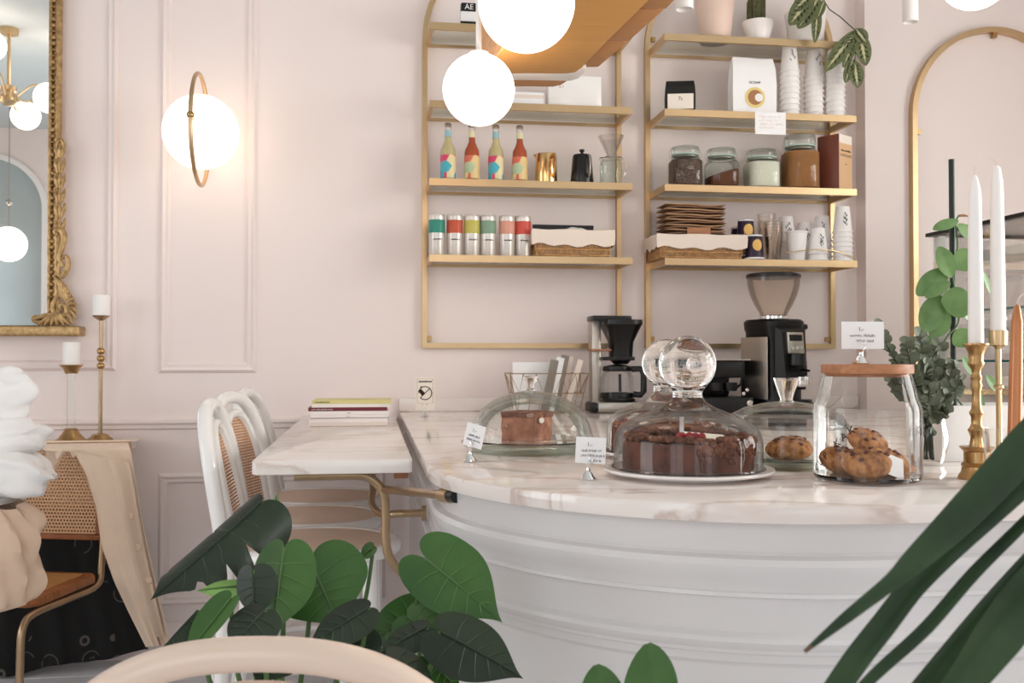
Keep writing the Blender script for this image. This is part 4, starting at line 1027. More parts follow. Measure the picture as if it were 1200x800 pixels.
slab_thing('wooden_spatula', 'pale wooden spatula leaning at the end of the wire basket', 'spatula', B0 + Vector((.08, -.02, .012)), B0 + Vector((.145, -.02, .225)), .024, .004, 'linen')
slab_thing('paper_sheet', 'pale paper sheet standing at the back of the wire basket', 'paper', B0 + Vector((-.055, .04, .012)), B0 + Vector((-.055, .055, .215)), .16, .002, 'paper')
# ---- filter coffee brewer
def lbox(t, name, m_, x0, x1, y0, y1, z0, z1, bevel=.003): return MB().box(x0, x1, y0, y1, z0, z1).build(name, m_, t, bevel=bevel)
p = atY(722, 481, 4.10)
t = thing('coffee_brewer', 'black filter coffee brewer with glass carafe', 'coffee maker', (p.x, 4.10, CT + .0005)); k = .00365
lbox(t, 'base', 'steel', -.115, .10, -.07, .07, 0, .048, .014)
lbox(t, 'base_end_cap', 'black', -.122, -.088, -.073, .073, .002, .046, .012)
MB().lathe([(0, .048), (.072, .048), (.074, .053), (.070, .060), (0, .060)], 28, cx=.01).build('hot_plate', 'black', t)
c = MB().shell([(0, .062), (.062, .062), (.067, .070), (.068, .15), (.060, .172), (.055, .176)], 32, cx=.005).build('carafe', 'glass', t)
MB().lathe([(0, .176), (.060, .176), (.063, .182), (.060, .197), (.02, .205), (0, .206)], 28, cx=.005).build('carafe_lid', 'black', c)
MB().shell([(.0685, .062), (.0690, .064), (.0690, .082), (.0685, .084)], 32, cx=.005).build('carafe_band', 'black', c)
MB().tube([(.062, -.02, .185), (.10, -.03, .186), (.112, -.034, .165), (.112, -.034, .09), (.10, -.03, .075), (.07, -.02, .078)], .011, 8, flat=(1.2, .8)).build('carafe_handle', 'black', c)
MB().tube([(.0, -.066, .165), (.0, -.069, .09)], .006, 8).build('carafe_strap', 'black', c)
lbox(t, 'tower', 'steel', -.105, -.065, .0, .065, .04, .40, .006)
lbox(t, 'drip_tray', 'black', -.055, .07, -.05, .05, .222, .238)
MB().lathe([(0, .206), (.03, .206), (.045, .222), (0, .222)], 20, cx=.02).build('drip_stop', 'black', t)
mb = sqloft([(.048, .238, 3), (.052, .30, 3), (.083, .37, 3.5), (.088, .375, 3.5), (.088, .395, 3.5)]); mb.v = [(x + .02, y_, z) for x, y_, z in mb.v]; mb.build('brew_funnel', 'black', t)
lbox(t, 'lid', 'black', -.115, .055, -.06, .06, .388, .412, .006)
mb = sqloft([(.042, .27, 4), (.046, .275, 4), (.046, .388, 4)], caps=False); mb.v = [(x - .075, y_ - .01, z) for x, y_, z in mb.v]; mb.build('water_tank', 'plastic_clear', t)
lbox(t, 'tank_foot', 'wood_lid', -.118, -.032, -.05, .035, .262, .27, .002)
# ---- black espresso machine
p = atY(842, 487, 4.02)
t = thing('espresso_machine', 'black espresso machine standing behind the cloches', 'espresso machine', (p.x, 4.05, CT + .0005))
lbox(t, 'drip_base', 'black', -.12, .105, -.16, .14, 0, .07, .006)
lbox(t, 'column', 'black', -.12, .062, .0, .14, .07, .20, .01)
lbox(t, 'head', 'black', -.12, .075, -.15, .14, .15, .222, .012)
lbox(t, 'cup_tray', 'steel', -.125, .095, -.155, .145, .222, .228, .002)
MB().tube([(.062, -.05, .185), (.09, -.05, .178), (.10, -.05, .15), (.092, -.05, .12), (.07, -.05, .105)], .006, 8).build('steam_pipe', 'black', t)
for x, z in ((.085, .045), (.06, .085), (.075, .10)):
    o = MB().lathe([(0, 0), (.014, 0), (.014, .012), (.009, .016), (0, .016)], 16).build('knob', 'chrome', t); o.rotation_euler = (PI / 2, 0, 0); o.location = (x, -.16, z); o.scale = (1, 1, 1) if z < .06 else (.55, .55, .55)
for x in (-.03, .03): MB().lathe([(.0, .095), (.028, .095), (.03, .105), (.03, .13), (0, .13)], 20, cx=x, cy=-.09).build('brew_group', 'black', t)
# ---- coffee grinder
p = atY(907, 487, 3.97)
t = thing('coffee_grinder', 'tall coffee grinder with clear bean hopper and steel side panel', 'coffee grinder', (p.x, 3.97, CT + .0005), math.radians(20))
mb = sqloft([(.098, 0, 4), (.100, .02, 4), (.095, .05, 4), (.092, .10, 5), (.095, .34, 5), (.100, .355, 5), (.102, .385, 5), (.095, .395, 4)]); mb.build('body', 'black', t)
for s in (-1,): MB().box(s * .1035 - .003, s * .1035 + .003, -.075, .085, .06, .32).build('side_panel', 'steel', t, bevel=.002)
f = MB().add([(-.085, -.098, .10), (.085, -.098, .10), (.085, -.098, .36), (-.085, -.098, .36), (-.06, -.135, .15), (.06, -.135, .15), (.065, -.115, .345), (-.065, -.115, .345)], [(0, 1, 5, 4), (1, 2, 6, 5), (2, 3, 7, 6), (3, 0, 4, 7), (4, 5, 6, 7)]).build('front_cowl', 'black', t)
o = MB().box(-.045, .045, -.004, .004, -.045, .045).build('control_panel', 'steel', f, bevel=.003); o.location = (.003, -.124, .295); o.rotation_euler = (-.11, 0, 0)
d = MB().box(-.034, .034, -.003, .003, .008, .034).build('display', 'black', t); d.location = (.003, -.1275, .295); d.rotation_euler = (-.11, 0, 0)
for i in range(3): o = MB().lathe([(0, 0), (.008, 0), (.008, .005), (0, .006)], 14).build('button', 'chrome', t); o.rotation_euler = (PI / 2 - .11, 0, 0); o.location = (-.022 + .025 * i, -.129, .273)
MB().tube([(-.03, -.12, .185), (-.03, -.175, .18)], .005, 8).tube([(.03, -.12, .185), (.03, -.175, .18)], .005, 8).build('portafilter_fork', 'black', t)
MB().lathe([(.03, .195), (.038, .205), (.036, .25), (0, .25)], 20, cy=-.135).build('chute', 'black', t)
MB().lathe([(0, .115), (.033, .115), (.036, .125), (.036, .155), (.032, .157), (.030, .12), (0, .12)], 24, cx=.02, cy=-.15).build('dosing_cup', 'chrome', t)
MB().lathe([(0, .0), (.07, .0), (.072, .02), (.055, .06), (.0, .06)], 24, cx=.05, cy=-.09).build('catch_tray', 'black', t)
MB().tube([(.098, -.03, .362), (.125, -.03, .364)], .008, 8).tube([(.122, -.03, .364), (.155, -.03, .366)], .0125, 12).build('adjust_lever', 'black', t)
MB().lathe([(.058, .395), (.062, .398), (.062, .410), (.056, .414)], 32).build('hopper_collar', 'chrome', t)
MB().shell([(.055, .41), (.060, .425), (.078, .455), (.098, .50), (.108, .54), (.110, .572)], 40).build('bean_hopper', 'glass_smoke', t)
MB().lathe([(0, .572), (.105, .571), (.114, .573), (.114, .585), (.108, .590), (0, .591)], 40).build('hopper_lid', 'black', t)

# ---- eucalyptus in a glass vase
p = atZ(1089, 545, CT)
t = thing('eucalyptus_vase', 'bunch of grey green eucalyptus in a clear glass vase', 'vase', (p.x, p.y, CT + .0005))
MB().shell([(0, .004), (.026, .003), (.030, .006), (.040, .045), (.041, .065), (.034, .098), (.026, .118), (.025, .126), (.028, .130)], 36).build('vase', 'glass_dome', t)
rnd = random.Random(12)
EL = leaf_mesh(.024, .021, shape='ellipse', lobes=0, fold=.12, droop=.1, nu=6, nv=6)
EL.materials.append(MATS['eucalyptus'])
tops = [(1030, 384, 0), (1050, 420, .02), (1062, 404, -.02), (1078, 392, .0), (1085, 425, -.03), (1100, 430, .03), (1118, 428, .0), (1125, 448, -.02), (1100, 405, .02), (1068, 432, -.04), (1110, 462, -.04), (1045, 445, 0.03), (1088, 455, -.045), (1092, 475, -.05), (1078, 470, -.05), (1105, 480, -.04)]
for i, (px, py, dy) in enumerate(tops):
    e = atY(px, py, p.y + dy) - Vector((p.x, p.y, CT)); b = Vector((rnd.uniform(-.012, .012), rnd.uniform(-.012, .012), .012)); m_ = Vector((e.x * .25, e.y * .25, .15 + .02 * rnd.random()))
    path = smooth([b, m_, b.lerp(e, .7) + Vector((0, 0, .02)), e], 6); MB().tube(path, [.0018 - .0011 * q / (len(path) - 1) for q in range(len(path))], 5).build('stem', 'stem_dark', t)
    for q in range(2, len(path)):
        if q < 5 and i % 2: continue
        for sg in (-1, 1):
            d = (path[q] - path[q - 1]).normalized(); a = rnd.uniform(0, PI); perp = d.orthogonal().normalized(); perp.rotate(Matrix.Rotation(a, 3, d))
            l = link('leaf', EL, None, t); m4 = orient(path[q], path[q] + (perp * sg * .8 + d * .6) * .02, Vector((rnd.uniform(-.5, .5), -.8, rnd.uniform(0, .8))))
            l.matrix_local = m4 @ Matrix.Scale(rnd.uniform(.7, 1.15) * (1 if q > 6 else .85), 4)
# ---- white planter with climbing plant
p = atZ(1104, 541, CT); PX, PY = p.x, p.y
t = thing('planter_box', 'white planter box with a round-leaved climber on a green stake', 'potted plant', (PX, PY, CT + .0005))
mb = MB(); W_, D_, H_ = .42, .15, .125
mb.box(0, W_, 0, .01, 0, H_).box(0, W_, D_ - .01, D_, 0, H_).box(0, .01, .01, D_ - .01, 0, H_).box(W_ - .01, W_, .01, D_ - .01, 0, H_).box(.01, W_ - .01, .01, D_ - .01, 0, .01)
mb.build('box', 'white_paint', t); MB().box(.01, W_ - .01, .01, D_ - .01, H_ - .03, H_ - .015).build('soil', 'black_matte', t)
T0 = Vector((PX, PY, CT)); YS = PY + .05
a = atY(1115, 187, YS) - T0; MB().tube([(a.x + .002, YS - PY, .02), (a.x, YS - PY, a.z)], .0065, 10).build('stake', 'stake', t)
g = lambda px, py, dy=-.02: atY(px, py, YS + dy) - T0
path = smooth([g(1128, 476, 0), g(1097, 430), g(1108, 398), g(1123, 378), g(1121, 350, -.03), g(1116, 318), g(1122, 290), g(1120, 262), g(1124, 252)], 6)
MB().tube(path, .0022, 6).build('vine_stem', 'stem', t)
for bp, tp, w_, dy, nh in (((1123, 258), (1094, 268), 15, -.03, (0, -.8, .6)), ((1122, 263), (1144, 281), 18, -.02, (.1, -1, .3)), ((1117, 312), (1143, 297), 28, -.03, (.2, -1, .2)), ((1116, 325), (1101, 289), 24, -.03, (-.1, -1, .2)),
                           ((1110, 316), (1075, 345), 26, -.02, (-.2, -1, .3)), ((1113, 330), (1085, 348), 18, -.05, (-.1, -.6, .8)), ((1103, 352), (1142, 357), 37, -.06, (0, -1, .15)), ((1102, 346), (1083, 389), 31, -.045, (-.1, -1, .1)),
                           ((1112, 366), (1091, 395), 24, -.02, (0, -1, .2)), ((1117, 404), (1138, 388), 24, -.02, (.1, -1, .2)), ((1128, 362), (1142, 381), 12, -.01, (.4, -1, .2)), ((1152, 318), (1163, 346), 9, .03, (.3, -1, 0)),
                           ((1128, 418), (1142, 440), 13, -.01, (.1, -1, .2)), ((1156, 440), (1171, 459), 13, .02, (.1, -1, .2)), ((1140, 455), (1154, 478), 14, .02, (.1, -1, .2)), ((1134, 300), (1142, 324), 9, .02, (.4, -1, .1)), ((1098, 392), (1082, 412), 16, 0, (0, -1, .2))):
    leaf('leaf', g(*bp, dy), g(*tp, dy - .005), w_ * YS / F * 1.06, nh, 'pilea', t, shape='ellipse', fold=.08, droop=.05, lobes=0)
leaf('dry_leaf', g(1122, 254), g(1137, 252), .012, (0, -.6, .8), 'tip_brown', t, shape='ellipse', fold=.4, lobes=0)
# ---- glass display case
p = atY(1091, 273, 3.60); X0 = p.x; Z1 = p.z
t = thing('display_case', 'glass display case with dark top rail and white frame', 'display case', (X0, 0, CT + .0005)); h = Z1 - CT - .001
mb = MB(); mb.box(-.012, .012, 2.40, 3.62, h - .014, h).box(.012, .62, 2.40, 2.42, h - .014, h).box(.012, .62, 3.60, 3.62, h - .014, h).build('top_rail', 'black', t); MB().box(.012, .62, 2.42, 3.60, h - .010, h - .004).build('top_glass', 'glass', t)
MB().box(.004, .012, 2.42, 3.60, .012, h - .012).build('side_glass', 'glass', t); MB().box(.012, .60, 2.42, 2.428, .012, h - .012).build('front_glass', 'glass', t)
MB().box(0, .61, 2.41, 3.61, 0, .012).build('floor_panel', 'white_paint', t)
MB().box(.58, .60, 2.43, 3.60, .012, h - .012).build('back_panel', 'white_paint', t)
for y_, wd in ((3.575, .03), (3.0, .03)): MB().box(.014, .044, y_, y_ + wd, .012, h - .012).build('post', 'white_paint', t)
for z in (h * .30, h * .56):
    s = MB().box(.05, .575, 2.45, 3.57, z, z + .008).build('glass_shelf', 'glass_green', t); MB().box(.046, .05, 2.45, 3.57, z, z + .008).build('shelf_edge', 'teal_edge', s)
MB().box(.014, .03, 2.43, 3.57, h * .78, h * .86).build('light_box', 'white_gloss', t)
MB().box(.014, .03, 2.43, 3.57, h * .42, h * .47).build('price_rail', 'white_gloss', t)
# ---- candlesticks on the counter
p = atZ(1145, 561, CT); k = p.y / math.cos(.2) / F * 1.02
t = thing('candlestick', 'turned brass candlestick with wide drip pan', 'candlestick', (p.x, p.y, CT + .0005))
pr = [(0, 565), (22, 565), (21, 561), (18, 557), (17, 550), (18.5, 548), (15, 545), (15, 532), (19, 528), (20, 526), (9, 526), (8, 522), (7, 515), (8.5, 510), (10.5, 506), (8, 503), (6, 498), (6.5, 490), (8.5, 485), (6, 480), (5, 468), (5, 458), (7, 452), (5.5, 447), (7, 442), (5, 437), (6, 431), (9, 427), (9.5, 424), (8, 421), (9, 412), (12, 405), (15, 402), (15, 400.5), (9.5, 400), (9, 404), (0, 404)]
MB().lathe([(r_ * k, (565 - y_) * k) for r_, y_ in pr], 36).build('stick', 'gold' if 0 else 'brass_old', t)
def taper(name, p_, z0, r0, r1, h, material, label, lean=(0, 0), wick=((0, 0, 0), (.001, 0, .012))):
    t_ = thing(name, label, 'candle', (p_.x, p_.y, z0))
    MB().tube([(lean[0] * f, lean[1] * f, h * f) for f in (0, .3, .6, .90, .985, 1.0)], [r0, r0 * .97, r0 * .92, r0 * .80, r1 * 1.3, r1 * .4], 20).build('wax', material, t_)
    MB().tube([(lean[0] + a, lean[1] + b, h - .002 + c_) for a, b, c_ in wick], .0009, 5).build('wick', 'linen', t_); return t_
taper('taper_candle', p, CT + (565 - 404) * k + .001, .0142, .004, .332, 'wax', 'white taper candle in the turned brass candlestick', wick=((0, 0, 0), (.001, 0, .02)))
p2 = atZ(1171, 543, CT); k2 = p2.y / F * 1.03
t = thing('candlestick', 'slender brass candlestick with a deep cup behind the turned one', 'candlestick', (p2.x, p2.y, CT + .0005))
pr = [(0, 543), (20, 543), (19, 540), (8, 534), (4, 528), (3.5, 500), (3.5, 452), (6, 450), (6, 447), (3.5, 445), (3.5, 402), (6, 399), (10.5, 397), (11, 380), (10.8, 379), (9.4, 379), (9.2, 394), (0, 394)]
MB().lathe([(r_ * k2, (543 - y_) * k2) for r_, y_ in pr], 28).build('stick', 'brass', t)
taper('taper_candle', p2, CT + (543 - 393) * k2, .0160, .006, .392, 'wax', 'tall white taper candle with a bent wick in the slender candlestick', wick=((0, 0, 0), (-.002, 0, .010), (-.012, 0, .018), (-.018, 0, .019)))
p3 = atZ(1188, 570, CT)
t = thing('glass_tumbler', 'clear glass tumbler around the copper candle', 'glass', (p3.x, p3.y, CT + .0005))
MB().shell([(0, .005), (.040, .004), (.044, .007), (.053, .105), (.054, .106)], 36).build('glass_wall', 'glass_dome', t); MB().lathe([(0, .001), (.040, .001), (.042, .004), (0, .0045)], 32).build('thick_base', 'glass_solid', t)
taper('taper_candle', p3, CT + .0065, .0125, .004, .325, 'wax_copper', 'copper coloured taper candle standing in the glass tumbler', lean=(.010, 0), wick=((0, 0, 0), (.001, 0, .010), (.008, 0, .018), (.018, 0, .024)))

# ================================================================== LAMPS, HOOD
mat('globe_lamp', '#fff8ee', 0.3, emit='#ffe6d2', estr=4.0)
mat('sconce_lamp', '#fff8ee', 0.3, emit='#ffe9d4', estr=1.75)
def pendant(px, py, r_px, Y, label, stem_r=.009):
    c = atY(px, py, Y); r_ = r_px * c.y / F / math.cos(YAW) * .99
    t = thing('globe_pendant', label, 'pendant lamp', (c.x, c.y, c.z), 0, 'glowing globe pendants')
    MB().ball((0, 0, 0), r_, 40).build('globe', 'globe_lamp', t)
    MB().lathe([(0, r_ * .96), (.03, r_ * .95), (.03, r_ * 1.03), (.012, r_ * 1.08), (0, r_ * 1.08)], 20).build('cap', 'white_paint', t)
    MB().tube([(0, 0, r_), (0, 0, CEIL - c.z - .002)], stem_r, 10).build('stem', 'white_paint', t)
    MB().lathe([(0, CEIL - c.z - .03), (.05, CEIL - c.z - .03), (.05, CEIL - c.z - .001), (0, CEIL - c.z - .001)], 24).build('ceiling_rose', 'white_paint', t); return t
pendant(561, 105, 42.5, 2.95, 'glowing globe pendant on a white rod before the shelf')
pendant(617, 4, 57.5, 2.05, 'glowing globe pendant hanging under the wooden hood')
pendant(1143, -30, 44, 2.75, 'glowing globe pendant above the arched brass frame')
def spot(px, py, w_, Y, label):
    c = atY(px, py, Y); r_ = w_ / 2 * Y / F
    t = thing('spot_lamp', label, 'spot lamp', (c.x, Y, c.z)); MB().lathe([(0, .012), (r_ * .8, .01), (r_ * .92, 0), (r_, .004), (r_ * .96, .22), (0, .22)], 28).build('can', 'paint_white', t)
    MB().tube([(0, 0, .22), (0, 0, CEIL - c.z - .001)], .006, 8).build('rod', 'paint_white', t)
spot(802, 11, 22, 3.45, 'white cylinder spot lamp above the blush pot'); spot(1067, 26, 19, 3.6, 'white cylinder spot lamp beside the arched frame')
HZ = 2.20
def hz(px, py, Z=HZ): v = atZ(px, py, Z); return (v.x, v.y)
t = thing('wooden_hood', 'suspended plywood hood with a rounded corner over the bar', 'hood', (0, 0, 0))
main = [hz(566, 87), hz(620, 86), hz(662, 86.5), hz(674, 85), hz(682, 79.5), hz(690, 70.5), hz(712, 48), hz(750, 10.5), hz(836, -75), hz(930, -170), hz(800, -170), hz(735, -90), hz(634, 2), hz(596, 50)]
MB().prism(main, HZ, HZ + .30).build('plywood_box', 'ply', t, bevel=.002)
lip = [hz(578, 95), hz(620, 95), hz(668, 96), hz(678, 93), hz(685, 86), hz(687, 80), hz(672, 80), hz(640, 80), hz(600, 80)]
MB().prism(lip, HZ + .003, HZ + .028).build('white_lip', 'white_paint', t, bevel=.002)
strip = [hz(580, 103), hz(620, 103), hz(648, 103.5), hz(658, 101), hz(664, 97), hz(668, 90), hz(640, 86), hz(590, 86)]
MB().prism(strip, HZ + .005, HZ + .022).build('rear_strip', 'ply_dark', t, bevel=.002)
for a, b, c_, d_ in (((678, 79), (701, 78.5), (735, 49.5), (708, 48.5)), ((709, 47.5), (736.5, 48.5), (777.5, 12), (746, 11)), ((747, 9.5), (780, 10.5), (830, -38), (796, -40)), ((797, -41), (831, -40), (930, -135), (890, -138))):
    MB().prism([hz(*a, HZ + .012), hz(*b, HZ + .012), hz(*c_, HZ + .012), hz(*d_, HZ + .012)], HZ + .012, HZ + .045).build('side_plank', 'ply_dark', t, bevel=.0015)
for a in ((670, 30), (720, -20), (640, 70)): x, y_ = hz(*a); MB().tube([(x, y_, HZ + .30), (x, y_, CEIL - .001)], .008, 8).build('hanger_rod', 'brass', t)
# left cheek of the hood, in coarse strand board
MB().prism([hz(564, 88.5), hz(566, 87.2), hz(596, 50), hz(634, 2), hz(632, 1), hz(594, 49)], HZ + .001, HZ + .30).build('strand_board_cheek', 'ply_edge', t)

# ---- globe sconce on the wall panel
c = atY(234.5, 153, 4.08)
t = thing('globe_sconce', 'glowing globe wall lamp held in an upright brass ring', 'wall lamp', (c.x, WALL, c.z))
MB().ball((0, -.205, -.003), .150, 40).build('globe', 'sconce_lamp', t)
R_ = .221; MB().tube([(0, -.222 + R_ * .97 * math.cos(a), R_ * math.sin(a) + .002) for a in [2 * PI * i / 48 for i in range(48)]], .0085, 10, closed=True).build('brass_ring', 'brass', t)
MB().ball((0, -.222 - R_ * .97 + .002, .012), .015, 12).build('ring_knob', 'brass_old', t)
MB().tube([(0, -.375, .01), (0, -.425, .012)], .006, 8).build('knob_pin', 'brass', t)
o = MB().lathe([(0, 0), (.05, 0), (.052, .004), (.05, .012), (0, .014)], 28).build('wall_plate', 'brass', t); o.rotation_euler = (PI / 2, 0, 0)
MB().tube([(0, -.012, 0), (0, -.06, 0)], .01, 10).build('arm', 'brass', t)

# ---- gilt mirror
MXC = -1.755; half = atY(57, 200, 4.26).x - MXC; zb = atY(57, 381, 4.26).z; zs = 2.74
t = thing('gilt_mirror', 'large gilt baroque wall mirror with beaded frame', 'mirror', (MXC, 0, 0))
n_ = 28; poly = [(-half, zb), (half, zb)] + [(half * math.cos(PI * i / n_), zs + half * .85 * math.sin(PI * i / n_)) for i in range(n_ + 1)]
k_ = len(poly)
MB().add([(x, 4.268, z) for x, z in poly] + [(x, 4.28, z) for x, z in poly], [tuple(range(k_)), tuple(range(2 * k_ - 1, k_ - 1, -1))] + [(i, (i + 1) % k_, k_ + (i + 1) % k_, k_ + i) for i in range(k_)]).build('mirror_glass', 'mirror', t, smooth=False)
def arch_line(o, n=30): return [(-half - o, zb)] + [(-half - o, zb + (zs - zb) * i / 10) for i in range(1, 10)] + [(-(half + o) * math.cos(PI * i / n), zs + (half * .85 + o) * math.sin(PI * i / n)) for i in range(n + 1)] + [(half + o, zs - (zs - zb) * i / 10) for i in range(1, 10)] + [(half + o, zb)]
for nm, o_, r_, y_ in (('inner_moulding', .004, .008, 4.262), ('outer_moulding', .036, .014, 4.262), ('back_moulding', .022, .016, 4.278)):
    MB().tube([(x, y_, z) for x, z in arch_line(o_)], r_, 8).build(nm, 'gilt', t)
bl = arch_line(.017); mb = MB(); acc = 0; nxt = 0
for i in range(len(bl) - 1):
    a, b = Vector(bl[i]), Vector(bl[i + 1]); L = (b - a).length
    while nxt < acc + L:
        q_ = a.lerp(b, (nxt - acc) / L); mb.ball((q_.x, 4.255, q_.y), .0115, 8, 1, 1, .95 if int(nxt * 100) % 2 else .5); nxt += .0255
    acc += L
o = mb.build('beading', 'gilt', t); o['kind'] = 'stuff'
MB().box(-half - .14, half + .14, 4.20, 4.298, zb - .045, zb - .004).build('base_ledge', 'gilt', t, bevel=.008, seg=3)
mm = lambda px, py, Y=4.235: atY(px, py, Y)
def orn(name, pts, r, flat=None, Y=4.24):
    P = smooth([mm(a, b, Y) for a, b in pts], 5)
    rr = [r[0] + (r[1] - r[0]) * (i / (len(P) - 1)) if len(r) == 2 else (r[0] + (r[1] - r[0]) * 2 * i / (len(P) - 1) if i < len(P) / 2 else r[1] + (r[2] - r[1]) * (2 * i / (len(P) - 1) - 1)) for i in range(len(P))]
    for s in (1, -1): MB().tube([((q_.x - MXC) * s, q_.y, q_.z) for q_ in P], rr, 8).build(name, 'gilt', t)
for i in range(6):                                                        # husk chain
    y0 = 168 + i * 17.5
    for dx in (-4.5, 0, 4.5): orn('husk', [(70 + dx * .5, y0 + 17), (70 + dx, y0 + 8), (70 + dx * 1.35, y0)], (.004, .009, .003))
orn('bud', [(70, 184), (66, 172), (70, 163), (75, 170), (72, 182)], (.006, .008))
orn('scroll', [(68, 276), (64, 272), (67, 268), (73, 271), (75, 280), (72, 292), (69, 302), (74, 312)], (.006, .014, .009))
orn('scroll', [(70, 308), (68, 318), (72, 324), (78, 316), (80, 306), (77, 300), (72, 303)], (.008, .012, .006))
orn('scroll_volute', [(73, 364), (70, 361), (72, 357), (77, 359), (78, 366), (72, 371), (64, 368), (62, 357), (68, 347), (78, 346)], (.005, .012, .008))
for i, (ex, ey) in enumerate(((62, 322), (67, 326), (72, 331), (77, 337), (82, 343), (87, 350), (90, 358), (90, 366), (89, 373), (85, 379))):
    bx, by = 70 + 8 * math.cos(i * .25 - 1.4), 358 + 10 * math.sin(i * .25 - 1.4)
    orn('acanthus_frond', [(bx, by), ((bx + ex) / 2 + 3 - i * .3, (by + ey) / 2 - 3), (ex, ey)], (.006, .011, .004), Y=4.238)
for i, (ex, ey) in enumerate(((38, 374), (44, 381), (52, 381), (60, 381), (67, 381), (75, 381), (82, 381))): orn('acanthus_frond', [(66 + i, 367), ((66 + ex) / 2, (364 + ey) / 2 + 1), (ex, ey)], (.007, .011, .005), Y=4.236)
orn('scroll', [(50, 378), (42, 377), (38, 373), (41, 370), (45, 372)], (.008, .005))

# ---- what the mirror shows: chandelier, pendant, arched panel on the street wall
v = atY(10, 112, 7.06); CHX, CHZ = v.x, v.z
t = thing('brass_chandelier', 'brass chandelier with globe lamps seen in the gilt mirror', 'chandelier', (CHX, 2 * 4.268 - 7.06, CHZ))
MB().lathe([(0, -.07), (.035, -.065), (.06, -.04), (.06, -.02), (.035, -.018), (.035, .03), (.05, .03), (.05, .06), (.02, .07), (0, .07)], 24).build('hub', 'brass', t)
MB().tube([(0, 0, .07), (0, 0, CEIL - CHZ - .001)], .012, 8).build('rod', 'brass', t); MB().lathe([(0, CEIL - CHZ - .04), (.06, CEIL - CHZ - .04), (.06, CEIL - CHZ - .001), (0, CEIL - CHZ - .001)], 20).build('ceiling_rose', 'brass', t)
for i in range(6):
    a = i * PI / 3 + .5; d = Vector((math.cos(a), math.sin(a), 0)); up = .14 if i % 2 else -.02
    arm = MB().tube(smooth([d * .05, d * .16 + Vector((0, 0, .10 * (1 if i % 2 else -.6))), d * .30 + Vector((0, 0, up * .6)), d * .34 + Vector((0, 0, up))], 5), .007, 8).build('arm', 'brass', t)
    g_ = d * .36 + Vector((0, 0, up + (.09 if i % 2 else -.03)))
    MB().ball(g_, .10, 24).build('globe', 'globe_lamp', arm)
v = atY(10, 286, 9.0)
t = thing('globe_pendant', 'glowing globe pendant on a thin cord seen in the gilt mirror', 'pendant lamp', (v.x, 2 * 4.268 - 9.0, v.z))
MB().ball((0, 0, 0), .15, 28).build('globe', 'globe_lamp', t); MB().tube([(0, 0, .15), (0, 0, CEIL - v.z - .001)], .006, 6).build('cord', 'steel', t); MB().ball((0, 0, .36), .03, 10).build('cord_weight', 'steel', t)
v = atY(-12, 245, 10.13)
t = thing('arched_panel_mirror', 'white framed arched mirror on the street wall', 'mirror', (0, 0, 0))
ob = frame2d(v.x - .54, v.x + .54, .9, v.z, .05, FRONT + .002, FRONT + .045); ob.build('arch_frame', 'white_paint', t)
mat('pale_glass', '#b9c4c6', .15, .3)
n_ = 24; poly = [(v.x - .5, .94), (v.x + .5, .94)] + [(v.x + .5 * math.cos(PI * i / n_), v.z + .5 * math.sin(PI * i / n_)) for i in range(n_ + 1)]; k_ = len(poly)
MB().add([(x, FRONT + .012, z) for x, z in poly] + [(x, FRONT + .003, z) for x, z in poly], [tuple(range(k_)), tuple(range(2 * k_ - 1, k_ - 1, -1))] + [(i, (i + 1) % k_, k_ + (i + 1) % k_, k_ + i) for i in range(k_)]).build('arch_glass', 'pale_glass', t, smooth=False)
